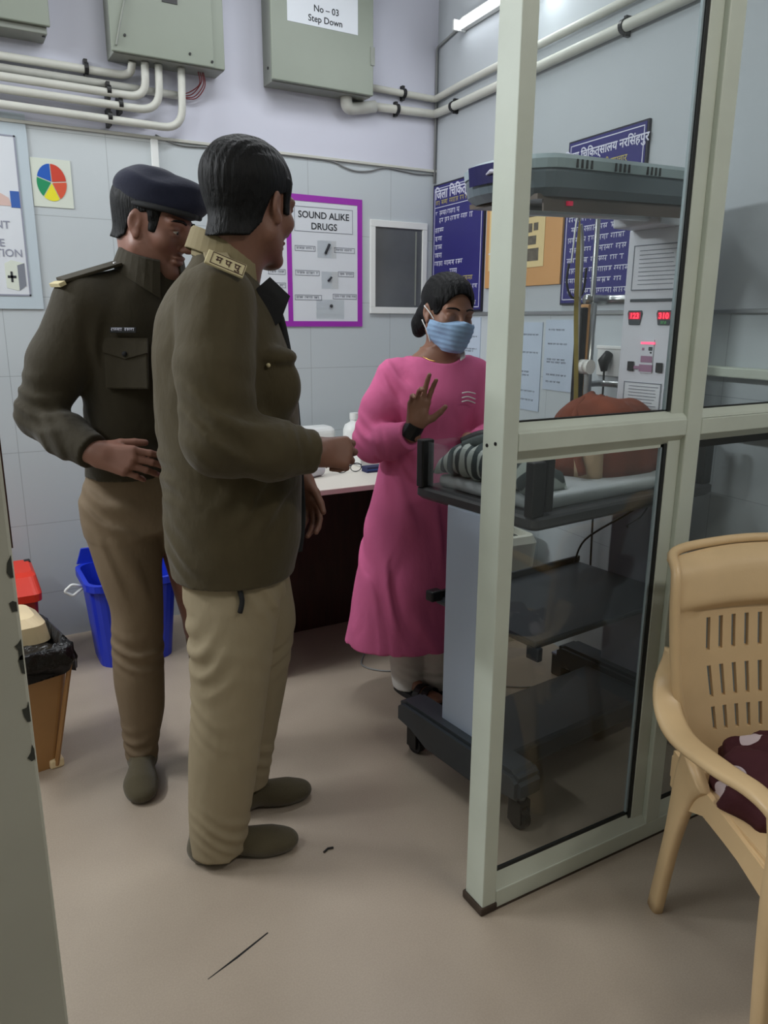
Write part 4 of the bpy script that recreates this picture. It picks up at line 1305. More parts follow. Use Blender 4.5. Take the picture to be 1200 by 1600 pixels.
# maroon cloth lying on the seat
t = thing('printed_cloth', 'crumpled maroon cloth with pale blotches on the tan armchair seat', 'cloth', (1.489 - 0.052, 0.726 + 0.065, 0.402), CA)
bm = blanket(0.0, 0.0, 0.15, 0.15, 0.115, n=60, m=20, seed=21)
g = random.Random(8)
for v in bm.verts:
    v.co += Vector((0.010 * math.sin(v.co.y * 70 + v.co.z * 30), 0.010 * math.sin(v.co.x * 60), 0.012 * math.sin(v.co.x * 55 + v.co.y * 48)))
mm = MT['maroon']
nt = mm.node_tree
n_ = nt.nodes.new('ShaderNodeTexVoronoi')
n_.inputs['Scale'].default_value = 13
tc = nt.nodes.new('ShaderNodeTexCoord')
nt.links.new(tc.outputs['Object'], n_.inputs['Vector'])
r_ = nt.nodes.new('ShaderNodeValToRGB')
r_.color_ramp.interpolation = 'CONSTANT'
r_.color_ramp.elements[0].color = (*lin((196, 180, 184)), 1)
r_.color_ramp.elements[1].color = (*lin((62, 14, 24)), 1)
r_.color_ramp.elements[1].position = 0.33
nt.links.new(n_.outputs['Distance'], r_.inputs['Fac'])
nt.links.new(r_.outputs['Color'], nt.nodes['Principled BSDF'].inputs['Base Color'])
obj('cloth', bm, 'maroon', t, smooth=True)


# ------------------------------------------------------------------ people: implicit surfaces polygonised on a grid
class Field:
    def __init__(self, lo, hi, h):
        self.lo = np.array(lo, float)
        self.h = h
        self.n = np.ceil((np.array(hi, float) - self.lo) / h).astype(int) + 1
        self.d = np.full(tuple(self.n), 0.06, np.float32)
        self.ax = [(self.lo[i] + h * np.arange(self.n[i])).astype(np.float32) for i in range(3)]

    def win(self, lo, hi):
        sl = []
        for i in range(3):
            a = int(max(0, math.floor((lo[i] - self.lo[i]) / self.h)))
            b = int(min(self.n[i], math.ceil((hi[i] - self.lo[i]) / self.h) + 1))
            sl.append(slice(a, max(a, b)))
        s = tuple(sl)
        return s, self.ax[0][s[0]][:, None, None], self.ax[1][s[1]][None, :, None], self.ax[2][s[2]][None, None, :]

    def add(self, lo, hi, fn, k=0.01):
        m = k + 0.02
        s, x, y, z = self.win([v - m for v in lo], [v + m for v in hi])
        d = fn(x, y, z).astype(np.float32)
        o = self.d[s]
        if k > 0:
            hh = np.maximum(k - np.abs(o - d), 0) / k
            self.d[s] = np.minimum(o, d) - hh * hh * k * 0.25
        else:
            self.d[s] = np.minimum(o, d)

    def sub(self, lo, hi, fn, k=0.006):
        m = k + 0.01
        s, x, y, z = self.win([v - m for v in lo], [v + m for v in hi])
        d = -fn(x, y, z).astype(np.float32)
        o = self.d[s]
        hh = np.maximum(k - np.abs(o - d), 0) / k
        self.d[s] = np.maximum(o, d) + hh * hh * k * 0.25

    def cone(self, a, b, ra, rb, k=0.01, flat=False, sub=False):
        a = np.array(a, float); b = np.array(b, float)
        ba = b - a
        L2 = float(ba @ ba) + 1e-12
        L = math.sqrt(L2)
        r = max(ra, rb)

        def fn(x, y, z):
            t0 = ((x - a[0]) * ba[0] + (y - a[1]) * ba[1] + (z - a[2]) * ba[2]) / L2
            t = np.clip(t0, 0, 1)
            d = np.sqrt((x - a[0] - t * ba[0]) ** 2 + (y - a[1] - t * ba[1]) ** 2 + (z - a[2] - t * ba[2]) ** 2) - (ra + t * (rb - ra))
            if flat:
                d = np.maximum(d, (t0 - 1) * L)
            return d
        lo = np.minimum(a, b) - r; hi = np.maximum(a, b) + r
        (self.sub if sub else self.add)(lo, hi, fn, k)

    def chain(self, pts, radii, k=0.012, flat=False):
        for i in range(len(pts) - 1):
            self.cone(pts[i], pts[i + 1], radii[i], radii[i + 1], k, flat=flat and i == len(pts) - 2)

    def ell(self, c, r, R=None, k=0.01, sub=False):
        c = np.array(c, float); r = np.array(r, float)
        Rm = np.eye(3) if R is None else R
        ext = np.abs(Rm) @ r

        def fn(x, y, z):
            px, py, pz = x - c[0], y - c[1], z - c[2]
            q = [(Rm[0, i] * px + Rm[1, i] * py + Rm[2, i] * pz) for i in range(3)]
            k0 = np.sqrt(sum((q[i] / r[i]) ** 2 for i in range(3)))
            k1 = np.sqrt(sum((q[i] / r[i] ** 2) ** 2 for i in range(3))) + 1e-9
            return k0 * (k0 - 1) / k1
        (self.sub if sub else self.add)(c - ext, c + ext, fn, k)

    def loft(self, st, k=0.02, yaw=0.0, p=2.0):
        """st: (cx, cy, z, rx, ry) rising in z; ellipse axes turned by yaw"""
        st = np.array(st, float)
        zf = np.linspace(st[0, 2], st[-1, 2], 200)
        cols = []
        for c in (0, 1, 3, 4):
            v = np.interp(zf, st[:, 2], st[:, c])
            kk = 13
            vp = np.concatenate([np.full(kk, v[0]), v, np.full(kk, v[-1])])
            v2 = np.convolve(vp, np.ones(kk) / kk, 'same')[kk:-kk]
            cols.append(v2)
        ca, sa = math.cos(yaw), math.sin(yaw)
        rm = float(np.max(st[:, 3:5]))
        lo = (st[:, 0].min() - rm, st[:, 1].min() - rm, st[0, 2]); hi = (st[:, 0].max() + rm, st[:, 1].max() + rm, st[-1, 2])

        def fn(x, y, z):
            cx, cy, rx, ry = [np.interp(z, zf, c).astype(np.float32) for c in cols]
            dx, dy = x - cx, y - cy
            u = dx * ca + dy * sa
            v = -dx * sa + dy * ca
            if p == 2.0:
                q = np.sqrt((u / rx) ** 2 + (v / ry) ** 2)
            else:
                q = (np.abs(u / rx) ** p + np.abs(v / ry) ** p) ** (1 / p)
            d = (q - 1) * np.minimum(rx, ry)
            return np.maximum(d, np.maximum(st[0, 2] - z, z - st[-1, 2]))
        self.add(lo, hi, fn, k)

    def fold(self, c, R, direction, wl, amp, ph=0.0, curve=0.0):
        """cloth ripples: waves along a direction, fading away from c"""
        c = np.array(c, float)
        dr = np.array(direction, float); dr /= np.linalg.norm(dr)
        R3 = np.array(R if hasattr(R, '__len__') else (R, R, R), float)
        s, x, y, z = self.win(c - 1.8 * R3, c + 1.8 * R3)
        px, py, pz = x - c[0], y - c[1], z - c[2]
        g = np.exp(-((px / R3[0]) ** 2 + (py / R3[1]) ** 2 + (pz / R3[2]) ** 2))
        w_ = px * dr[0] + py * dr[1] + pz * dr[2]
        w_ = w_ + wl * (0.32 * np.sin(px * 19 + pz * 13 + ph * 5) + 0.30 * np.sin(py * 23 - pz * 9 + ph * 3) + 0.2 * np.sin(px * 31 - py * 17 + 1.3))
        mod = 0.55 + 0.45 * np.sin(px * 14 - py * 11 + pz * 17 + ph * 7)
        sh = np.sin(w_ * (2 * math.pi / wl) + ph)
        self.d[s] += (1.6 * amp * g * mod * (0.6 * sh + 0.4 * (1 - 2 * np.abs(np.sin(w_ * (math.pi / wl) + ph))))).astype(np.float32)

    def cut_below(self, z0):
        s, x, y, z = self.win(self.lo, self.lo + self.h * self.n)
        self.d = np.maximum(self.d, (z0 - z).astype(np.float32))

    def mesh(self):
        d = self.d
        d[0] = d[-1] = 0.05
        d[:, 0] = d[:, -1] = 0.05
        d[:, :, 0] = d[:, :, -1] = 0.05
        s = d < 0
        c = np.zeros(tuple(v - 1 for v in d.shape), np.uint8)
        offs = [(i, j, k) for i in (0, 1) for j in (0, 1) for k in (0, 1)]
        nx, ny, nz = d.shape
        for (i, j, k) in offs:
            c += s[i:nx - 1 + i, j:ny - 1 + j, k:nz - 1 + k]
        ids = np.argwhere((c > 0) & (c < 8))
        idx = np.full(c.shape, -1, np.int32)
        idx[ids[:, 0], ids[:, 1], ids[:, 2]] = np.arange(len(ids))
        acc = np.zeros((len(ids), 3)); cnt = np.zeros(len(ids))
        V = {o: d[ids[:, 0] + o[0], ids[:, 1] + o[1], ids[:, 2] + o[2]] for o in offs}
        for a in offs:
            for ax in range(3):
                if a[ax] == 1:
                    continue
                b = list(a); b[ax] = 1; b = tuple(b)
                va, vb = V[a], V[b]
                cr = (va < 0) != (vb < 0)
                t = np.where(cr, va / np.where(cr, va - vb, 1), 0)
                pos = np.tile(np.array(a, float), (len(ids), 1))
                pos[:, ax] += t
                acc[cr] += pos[cr]
                cnt[cr] += 1
        verts = self.lo + self.h * (ids + acc / cnt[:, None])
        quads = []
        for ax in range(3):
            o1, o2 = [(1, 2), (2, 0), (0, 1)][ax]
            sa = [slice(1, -1)] * 3
            sb = [slice(1, -1)] * 3
            sa[ax] = slice(0, -1); sb[ax] = slice(1, None)
            A, B = s[tuple(sa)], s[tuple(sb)]
            e = np.argwhere(A != B)
            ins = A[e[:, 0], e[:, 1], e[:, 2]]
            base = e.copy()
            base[:, o1] += 1
            base[:, o2] += 1

            def cell(d1, d2):
                q = base.copy()
                q[:, o1] += d1; q[:, o2] += d2
                return idx[q[:, 0], q[:, 1], q[:, 2]]
            q = np.stack([cell(-1, -1), cell(0, -1), cell(0, 0), cell(-1, 0)], 1)
            q[~ins] = q[~ins][:, ::-1]
            quads.append(q)
        return verts, np.concatenate(quads)

    def build(self, name, m, parent=None):
        v, f = self.mesh()
        me = bpy.data.meshes.new(name)
        me.vertices.add(len(v))
        me.vertices.foreach_set('co', v.astype(np.float32).ravel())
        me.loops.add(len(f) * 4)
        me.loops.foreach_set('vertex_index', f.astype(np.int32).ravel())
        me.polygons.add(len(f))
        me.polygons.foreach_set('loop_start', np.arange(0, len(f) * 4, 4, dtype=np.int32))
        me.polygons.foreach_set('loop_total', np.full(len(f), 4, np.int32))
        me.update(calc_edges=True)
        me.validate()
        me.polygons.foreach_set('use_smooth', np.ones(len(me.polygons), bool))
        me.materials.append(MT[m])
        o = bpy.data.objects.new(name, me)
        COL.objects.link(o)
        o.parent = parent
        return o


class Head:
    """head-local frame: x forward, y to the person's left, z up; origin midway between the ears"""
    def __init__(self, o, fwd, pitch=0.0, roll=0.0, s=1.0):
        f = np.array([fwd[0], fwd[1], 0.0]); f /= np.linalg.norm(f)
        l = np.array([-f[1], f[0], 0.0]); u = np.array([0, 0, 1.0])
        cp, sp = math.cos(pitch), math.sin(pitch)          # positive pitch looks down
        f2 = f * cp - u * sp
        u2_ = u * cp + f * sp
        cr, sr = math.cos(roll), math.sin(roll)
        l2 = l * cr + u2_ * sr
        u3 = u2_ * cr - l * sr
        self.R = np.stack([f2, l2, u3], 1)
        self.o = np.array(o, float)
        self.s = s

    def p(self, q):
        return self.o + self.s * (self.R @ np.array(q, float))

    def rot(self, ax, deg):
        a = math.radians(deg)
        c, s_ = math.cos(a), math.sin(a)
        m = {'x': [[1, 0, 0], [0, c, -s_], [0, s_, c]], 'y': [[c, 0, s_], [0, 1, 0], [-s_, 0, c]], 'z': [[c, -s_, 0], [s_, c, 0], [0, 0, 1]]}[ax]
        return self.R @ np.array(m)

    def ell(self, F, c, r, k=0.01, sub=False, R=None):
        F.ell(self.p(c), [v * self.s for v in r], self.R if R is None else R, k * self.s, sub)

    def cone(self, F, a, b, ra, rb, k=0.01, sub=False):
        F.cone(self.p(a), self.p(b), ra * self.s, rb * self.s, k * self.s, sub=sub)

    def local(self, x, y, z):
        px, py, pz = (x - self.o[0]) / self.s, (y - self.o[1]) / self.s, (z - self.o[2]) / self.s
        return [(self.R[0, i] * px + self.R[1, i] * py + self.R[2, i] * pz) for i in range(3)]

    def face(self, F, female=False):
        e, c = self.ell, self.cone
        e(F, (-0.016, 0, 0.042), (0.098, 0.076, 0.082), 0.02)
        e(F, (0.022, 0, -0.012), (0.070, 0.064, 0.090), 0.03)
        for s in (-1, 1):
            c(F, (0.0, s * 0.052, -0.055), (0.066, s * 0.016, -0.098), 0.022, 0.017, 0.025)
            e(F, (0.058, s * 0.043, -0.022), (0.026, 0.022, 0.022), 0.02)
            c(F, (0.086, s * 0.010, 0.022), (0.074, s * 0.048, 0.024), 0.011, 0.010, 0.014)
            e(F, (0.094, s * 0.034, 0.005), (0.016, 0.017, 0.010), 0.010, sub=True)
            e(F, (0.079, s * 0.033, 0.009), (0.011, 0.017, 0.006), 0.006)
            e(F, (0.080, s * 0.033, -0.004), (0.010, 0.016, 0.005), 0.006)
            e(F, (0.099, s * 0.012, -0.036), (0.010, 0.008, 0.008), 0.007)
            # ear: shell with a hollow and a lobe
            Re = self.rot('z', s * -22) if s > 0 else self.rot('z', 22)
            e(F, (-0.006, s * 0.079, 0.002), (0.017, 0.007, 0.029), 0.008, R=Re)
            e(F, (0.002, s * 0.078, -0.026), (0.010, 0.006, 0.012), 0.006)
            e(F, (-0.001, s * 0.0875, 0.003), (0.0105, 0.0085, 0.018), 0.003, sub=True, R=Re)
        if female:
            for s in (-1, 1):
                e(F, (0.0800, s * 0.033, 0.0060), (0.0115, 0.017, 0.0085), 0.006)
        e(F, (0.074, 0, -0.097), (0.020, 0.022, 0.018), 0.016)
        c(F, (0.087, 0, 0.018), (0.112, 0, -0.026), 0.008, 0.011, 0.012)
        e(F, (0.108, 0, -0.030), (0.014, 0.013, 0.011), 0.008)
        e(F, (0.086, 0, -0.057), (0.014, 0.025, 0.007), 0.007)
        e(F, (0.084, 0, -0.069), (0.013, 0.022, 0.008), 0.006)
        e(F, (0.104, 0, -0.063), (0.014, 0.026, 0.0022), 0.003, sub=True)
        for s in (-1, 1):
            e(F, (0.107, s * 0.007, -0.043), (0.006, 0.004, 0.004), 0.003, sub=True)

    def eyes(self, parent):
        for s in (-1, 1):
            ev = obj('eye', ball(bmesh.new(), self.p((0.078, s * 0.033, 0.003)), 0.0118 * self.s, n=18), 'eye', parent, smooth=True)
            obj('iris', ball(bmesh.new(), self.p((0.0845, s * 0.033, 0.002)), 0.0062 * self.s, n=14), 'iris', ev, smooth=True)

    def brows(self, parent):
        for s in (-1, 1):
            pts = [self.p(q) for q in ((0.096, s * 0.014, 0.026), (0.094, s * 0.028, 0.031), (0.084, s * 0.046, 0.029), (0.076, s * 0.054, 0.024))]
            obj('eyebrow', ntube(smooth_path(pts, 4), 0.004 * self.s, n=8, flat=0.7), 'hair', parent, smooth=True)

    def hair(self, lo_z, thick, h, m, parent, extra=None, wave=0.0007, name='hair'):
        """skull cap thickened by `thick`, kept where z is above lo_z(x) in the head's own frame"""
        b = 0.16 * self.s
        F = Field(self.o - b, self.o + b, h)

        def fn(x, y, z):
            lx, ly, lz = self.local(x, y, z)

            def el(c, r):
                q = [(lx - c[0]) / r[0], (ly - c[1]) / r[1], (lz - c[2]) / r[2]]
                k0 = np.sqrt(q[0] ** 2 + q[1] ** 2 + q[2] ** 2)
                return (k0 - 1) * min(r)
            d = np.minimum(el((-0.016, 0, 0.042), (0.098, 0.076, 0.082)), el((0.018, 0, -0.008), (0.074, 0.064, 0.090)))
            tt = np.clip((lz + 0.02) / -0.11, 0, 1)
            nk = np.sqrt((lx + 0.055 + 0.02 * tt) ** 2 + ly ** 2 + np.maximum(lz + 0.02, 0) ** 2) - (0.040 + 0.010 * tt)
            nk2 = np.sqrt((lx + 0.02 + 0.025 * tt) ** 2 + ly ** 2 + np.maximum(lz + 0.03, 0) ** 2) - 0.061
            nk = np.minimum(nk, nk2)
            hh = np.maximum(0.03 - np.abs(d - nk), 0) / 0.03
            d = np.minimum(d, nk) - hh * hh * 0.0075
            th = 0.0045 + (thick - 0.0045) * np.clip((lz + 0.05) / 0.06, 0, 1) + 0.006 * np.clip((lz - 0.03) / 0.08, 0, 1)
            th = th + 0.0045 * np.exp(-((lx - 0.037) / 0.013) ** 2) * (np.abs(ly) > 0.035) * (lz < 0.06)
            d = d - th - wave * (np.sin(ly * 420 + 30 * lx + 40 * lz) + 0.6 * np.sin(ly * 230 + 90 * lx)) * np.clip((lz - 0.0) / 0.05, 0, 1)
            cutm = (lo_z(lx, ly) - lz)
            return np.maximum(d, cutm * 0.75) * self.s
        F.add(F.lo, F.lo + F.h * F.n, fn, 0.0)
        if extra:
            extra(F)
        return F.build(name, m, parent)


def hand(F, wrist, d, n, length=0.185, curls=(40, 40, 40, 40), mcp=(15, 15, 15, 15), thumb=(0.55, 0.75, 0.25), side=1, spread=5.0, k=0.004):
    """hand from the wrist along d; n = direction the palm faces; side=+1 when the thumb is on d x n"""
    d = np.array(d, float); d /= np.linalg.norm(d)
    n = np.array(n, float); n -= d * (n @ d); n /= np.linalg.norm(n)
    t = np.cross(d, n) * side
    w = np.array(wrist, float)
    S = length / 0.185
    pl = 0.092 * S

    def P(a, b, c):
        return w + d * (a * S) + t * (b * S) + n * (c * S)
    F.cone(P(-0.03, 0, 0), P(0.02, 0, 0), 0.026 * S, 0.026 * S, 0.012)
    # palm: four metacarpal bars blended together
    roots = [(0.090, 0.029), (0.095, 0.010), (0.090, -0.010), (0.080, -0.029)]
    for (a, b) in roots:
        F.cone(P(0.015, b * 0.55, 0), P(a, b, -0.002), 0.017 * S, 0.0125 * S, 0.014)
    F.ell(P(0.035, 0.018, 0.010), [0.03 * S, 0.016 * S, 0.014 * S], np.stack([d, t, n], 1), 0.012)
    lens = ((0.042, 0.026, 0.021), (0.046, 0.030, 0.022), (0.043, 0.028, 0.022), (0.034, 0.021, 0.020))
    rads = (0.0099, 0.0101, 0.0097, 0.0086)
    for i in range(4):
        a, b = roots[i]
        p = P(a, b, -0.002)
        ang = math.radians(mcp[i])
        sp = math.radians(spread * (1.2, 0.3, -0.5, -1.5)[i])
        for j in range(3):
            dd = (d * math.cos(sp) + t * math.sin(sp)) * math.cos(ang) + n * math.sin(ang)
            q = p + dd * lens[i][j] * S
            r0 = rads[i] * (1 - 0.09 * j) * S
            F.cone(p, q, r0, r0 * 0.9, k if j == 0 else 0.003)
            p = q
            ang += math.radians(curls[i] * (1.0 if j == 0 else 0.75))
    # thumb
    p0 = P(0.018, 0.020, 0.006)
    td = d * thumb[0] + t * thumb[1] + n * thumb[2]
    td /= np.linalg.norm(td)
    p1 = p0 + td * 0.042 * S
    td2 = td * 0.85 + d * 0.45 + n * 0.12; td2 /= np.linalg.norm(td2)
    p2 = p1 + td2 * 0.034 * S
    td3 = td2 * 0.9 + d * 0.3 + n * 0.15; td3 /= np.linalg.norm(td3)
    p3 = p2 + td3 * 0.026 * S
    F.cone(p0, p1, 0.015 * S, 0.0125 * S, 0.012)
    F.cone(p1, p2, 0.0118 * S, 0.0105 * S, 0.004)
    F.cone(p2, p3, 0.0105 * S, 0.0085 * S, 0.003)


def sock(heel, toe, ankle_z, parent, m='sock', w=0.046, name='sock'):
    h0 = np.array(heel, float); t0 = np.array(toe, float)
    d = t0 - h0; L = np.linalg.norm(d); d /= L
    s = np.cross([0, 0, 1.0], d)
    lo = np.minimum(h0, t0) - 0.09; hi = np.maximum(h0, t0) + 0.09
    lo[2] = -0.02; hi[2] = ankle_z + 0.03
    F = Field(lo, hi, 0.004)
    u = np.array([0, 0, 1.0])
    F.cone(h0 + d * 0.038 + u * 0.036, h0 + d * 0.045 + u * ankle_z, 0.037, 0.040, 0.02)
    F.ell(h0 + d * 0.045 + u * 0.034, [0.047, 0.035, 0.036], np.stack([d, s, u], 1), 0.02)
    F.cone(h0 + d * 0.06 + u * 0.050, h0 + d * (L - 0.075) + u * 0.034, 0.040, 0.030, 0.03)
    F.ell(h0 + d * (L - 0.075) + u * 0.028, [0.070, w, 0.029], np.stack([d, s, u], 1), 0.03)
    F.ell(h0 + d * (L - 0.036) + s * 0.006 + u * 0.022, [0.038, w * 0.80, 0.021], np.stack([d, s, u], 1), 0.02)
    F.fold(h0 + d * 0.07 + u * 0.075, 0.045, d * 0.5 + u * 0.8, 0.022, 0.0015)
    F.cut_below(0.001)
    return F.build(name, m, parent)


def strip_along(pts, half_w, thick, wdir):
    """thin cloth strip following points, width along wdir"""
    bm = bmesh.new()
    wv_ = Vector(wdir).normalized()
    A = [bm.verts.new(Vector(p) - wv_ * half_w) for p in pts]
    B = [bm.verts.new(Vector(p) + wv_ * half_w) for p in pts]
    for i in range(len(pts) - 1):
        bm.faces.new((A[i], B[i], B[i + 1], A[i + 1]))
    bmesh.ops.recalc_face_normals(bm, faces=bm.faces)
    bmesh.ops.solidify(bm, geom=bm.faces[:], thickness=thick)
    bmesh.ops.recalc_face_normals(bm, faces=bm.faces)
    return bm


def collar(parent, m, c, rx, ry, yaw, zb, zt, a0, a1, drop, flare, name='collar', lean=0.0, n=26, tip=0.0, fall=0.075):
    """folded shirt collar: a band round the neck from angle a0 to a1 (degrees, 0 = wearer's front is +x turned by yaw) that turns over outwards"""
    rings = []
    for i in range(n + 1):
        t_ = i / n
        a = math.radians(a0 + (a1 - a0) * t_)
        e = abs(2 * t_ - 1) ** 3
        ca, sa = math.cos(a), math.sin(a)

        def P(k, z):
            lx, ly = rx * k * ca, ry * k * sa
            return (c[0] + lx * math.cos(yaw) - ly * math.sin(yaw) + lean * (z - zb), c[1] + lx * math.sin(yaw) + ly * math.cos(yaw), z)
        zt2 = zt - fall * (0.5 + 0.5 * ca)
        zb2 = zb - fall * (0.5 + 0.5 * ca)
        dr = drop + tip * e
        rings.append([P(0.97, zb2), P(0.96, zt2 - 0.004), P(1.0, zt2), P(1.06, zt2 - 0.004), P(1.06 + flare, zt2 - dr), P(1.04 + flare, zt2 - dr - 0.002), P(1.02, zt2 - 0.012), P(1.02, zb2)])
    return obj(name, loft_rings(bmesh.new(), rings), m, parent, smooth=False)


def orient(o, origin, xaxis, normal):
    """place a flat part: local x along xaxis, local -y facing along normal"""
    x = Vector(xaxis).normalized()
    nn = Vector(normal); nn = (nn - x * nn.dot(x)).normalized()
    y = -nn
    z = x.cross(y)
    m = Matrix((x, y, z)).transposed().to_4x4()
    m.translation = Vector(origin)
    o.matrix_local = m
    return o


# ---------------------------------------------------------------- officer nearest the camera (bare headed, seen from behind)
o1 = thing('person', 'bareheaded person in an olive uniform jacket and beige trousers standing in socks, arm reaching forward', 'person', (0.60, 1.75, 0), math.radians(-18.9))
HD1 = Head((0.052, -0.005, 1.622), (0.70, 0.71), pitch=math.radians(6), s=1.04)
F = Field((-0.30, -0.36, -0.02), (0.36, 0.36, 1.80), 0.0034)
HD1.face(F)
F.cone(HD1.p((-0.022, 0, -0.03)), (-0.006, -0.004, 1.44), 0.061, 0.066, 0.03)
F.cone(HD1.p((-0.055, 0, -0.02)), (-0.022, -0.008, 1.48), 0.043, 0.05, 0.03)
F.loft([(-0.02, 0, 0.75, 0.11, 0.14), (-0.02, 0, 1.0, 0.12, 0.15), (-0.02, 0, 1.25, 0.12, 0.16), (-0.03, 0, 1.38, 0.09, 0.15), (-0.02, 0, 1.44, 0.06, 0.06)], 0.03)
F.chain([(-0.03, -0.17, 1.40), (-0.045, -0.245, 1.12), (0.172, -0.215, 1.098)], [0.055, 0.042, 0.026], 0.02)
F.chain([(-0.03, 0.17, 1.40), (0.0, 0.235, 1.13), (0.155, 0.155, 0.985)], [0.055, 0.042, 0.026], 0.02)
F.chain([(-0.015, -0.085, 0.80), (-0.045, -0.08, 0.45), (-0.105, -0.078, 0.06), (0.02, -0.078, 0.035)], [0.085, 0.055, 0.03, 0.022], 0.02)
F.chain([(-0.01, 0.085, 0.80), (0.02, 0.10, 0.45), (-0.02, 0.125, 0.06), (0.10, 0.145, 0.035)], [0.085, 0.055, 0.03, 0.022], 0.02)
hand(F, (0.160, -0.215, 1.100), (0.93, 0.33, -0.10), (-0.25, 0.85, -0.40), length=0.172, curls=(52, 56, 60, 64), mcp=(38, 42, 48, 54), thumb=(0.85, 0.22, 0.55), side=1, spread=3)
hand(F, (0.165, 0.150, 0.975), (0.22, -0.02, -1.0), (-0.55, -0.75, 0.0), length=0.175, curls=(28, 30, 34, 38), mcp=(18, 22, 26, 30), thumb=(0.75, 0.6, 0.30), side=-1, spread=4)
b1 = F.build('body', 'skin1', o1)
HD1.eyes(b1)
HD1.brows(b1)
XH = [-0.13, -0.06, -0.035, -0.022, 0.020, 0.028, 0.047, 0.052, 0.075, 0.10, 0.13]
ZH = [-0.080, -0.070, -0.040, 0.014, 0.030, -0.010, -0.010, 0.050, 0.066, 0.072, 0.08]
HD1.hair(lambda x, y: np.interp(x, XH, ZH), 0.009, 0.0034, 'hair', o1)
# trousers
F = Field((-0.34, -0.30, 0.0), (0.30, 0.32, 0.95), 0.0055)
F.loft([(-0.095, -0.080, 0.028, 0.070, 0.066), (-0.090, -0.080, 0.07, 0.074, 0.07), (-0.083, -0.082, 0.15, 0.080, 0.076), (-0.066, -0.084, 0.30, 0.089, 0.083), (-0.047, -0.086, 0.45, 0.092, 0.088), (-0.034, -0.088, 0.60, 0.102, 0.095), (-0.024, -0.084, 0.72, 0.114, 0.092), (-0.018, -0.075, 0.80, 0.118, 0.085), (-0.015, -0.07, 0.86, 0.12, 0.08)], 0.03)
F.loft([(-0.018, 0.125, 0.085, 0.066, 0.066), (-0.012, 0.122, 0.14, 0.070, 0.07), (-0.006, 0.118, 0.20, 0.074, 0.075), (0.016, 0.112, 0.385, 0.090, 0.084), (0.038, 0.104, 0.594, 0.101, 0.093), (0.010, 0.090, 0.72, 0.112, 0.09), (-0.01, 0.075, 0.80, 0.118, 0.085), (-0.01, 0.07, 0.86, 0.12, 0.08)], 0.03)
F.loft([(-0.02, 0, 0.74, 0.122, 0.145), (-0.02, 0, 0.94, 0.125, 0.16)], 0.04)
F.fold((-0.05, -0.12, 0.50), (0.11, 0.10, 0.12), (0.35, 0, 1.0), 0.060, 0.0055, 0.6)
F.fold((-0.09, -0.12, 0.62), (0.09, 0.10, 0.10), (-0.6, 0, 1.0), 0.055, 0.006, 0.3)
F.fold((-0.06, -0.14, 0.10), (0.09, 0.10, 0.08), (0.45, 0, 1.0), 0.040, 0.0045, 0.2)
F.fold((0.02, -0.13, 0.20), (0.06, 0.10, 0.16), (1.0, 0, 0.25), 0.055, 0.0035, 0.9)
F.fold((0.06, 0.05, 0.52), (0.10, 0.10, 0.14), (-0.5, 0, 1.0), 0.055, 0.005, 1.1)
F.fold((0.02, 0.06, 0.16), (0.08, 0.10, 0.08), (0.3, 0, 1.0), 0.045, 0.004, 0)
F.fold((0.06, -0.12, 0.70), (0.08, 0.12, 0.10), (0.8, 0, 0.5), 0.05, 0.004, 0)
tr1 = F.build('trousers', 'trouser1', o1)
obj('pocket_welt', ntube(smooth_path([(-0.012, -0.172, 0.79), (-0.004, -0.181, 0.755), (-0.010, -0.181, 0.725)], 4), 0.006, n=8), 'lining', tr1, smooth=True)
sock((-0.168, -0.078, 0), (0.115, -0.072, 0), 0.11, o1)
sock((-0.085, 0.105, 0), (0.172, 0.150, 0), 0.13, o1)
# jacket
F = Field((-0.34, -0.40, 0.72), (0.32, 0.40, 1.62), 0.0055)
F.loft([(-0.022, 0, 0.778, 0.150, 0.185), (-0.018, 0, 0.86, 0.166, 0.198), (-0.014, 0, 1.0, 0.166, 0.205), (-0.019, 0, 1.17, 0.168, 0.205), (-0.026, 0, 1.30, 0.158, 0.205), (-0.034, 0, 1.39, 0.135, 0.195), (-0.034, 0, 1.445, 0.105, 0.160), (-0.022, 0, 1.488, 0.076, 0.095), (-0.012, 0, 1.522, 0.064, 0.066)], 0.03, p=2.3)
F.chain([(-0.030, -0.165, 1.415), (-0.040, -0.215, 1.28), (-0.038, -0.245, 1.145)], [0.082, 0.082, 0.076], 0.012)
F.chain([(-0.030, -0.248, 1.135), (0.07, -0.238, 1.112), (0.166, -0.216, 1.100)], [0.078, 0.063, 0.046], 0.025, flat=True)
F.chain([(-0.030, 0.165, 1.415), (-0.01, 0.205, 1.28), (0.0, 0.228, 1.14)], [0.085, 0.082, 0.074], 0.03)
F.chain([(0.005, 0.228, 1.135), (0.09, 0.19, 1.06), (0.160, 0.152, 0.985)], [0.072, 0.060, 0.046], 0.025, flat=True)
F.ell((0.085, -0.135, 1.235), (0.06, 0.045, 0.075), None, 0.02)
F.ell((0.082, -0.143, 1.30), (0.055, 0.042, 0.025), None, 0.008)
F.fold((-0.03, -0.30, 1.18), (0.10, 0.12, 0.10), (0.5, 0, 1.0), 0.060, 0.007, 0.2)
F.fold((0.05, -0.27, 1.16), (0.08, 0.10, 0.07), (1.0, 0, 0.7), 0.050, 0.007, 1.4)
F.fold((0.13, -0.26, 1.13), (0.05, 0.08, 0.06), (1.0, 0, 0.1), 0.034, 0.004, 0)
F.fold((-0.10, -0.22, 1.38), (0.09, 0.12, 0.14), (0.9, 0, -0.45), 0.070, 0.007, 0.8)
F.fold((-0.15, -0.06, 1.28), (0.10, 0.14, 0.22), (0.8, 0.6, -0.15), 0.075, 0.005, 0.2)
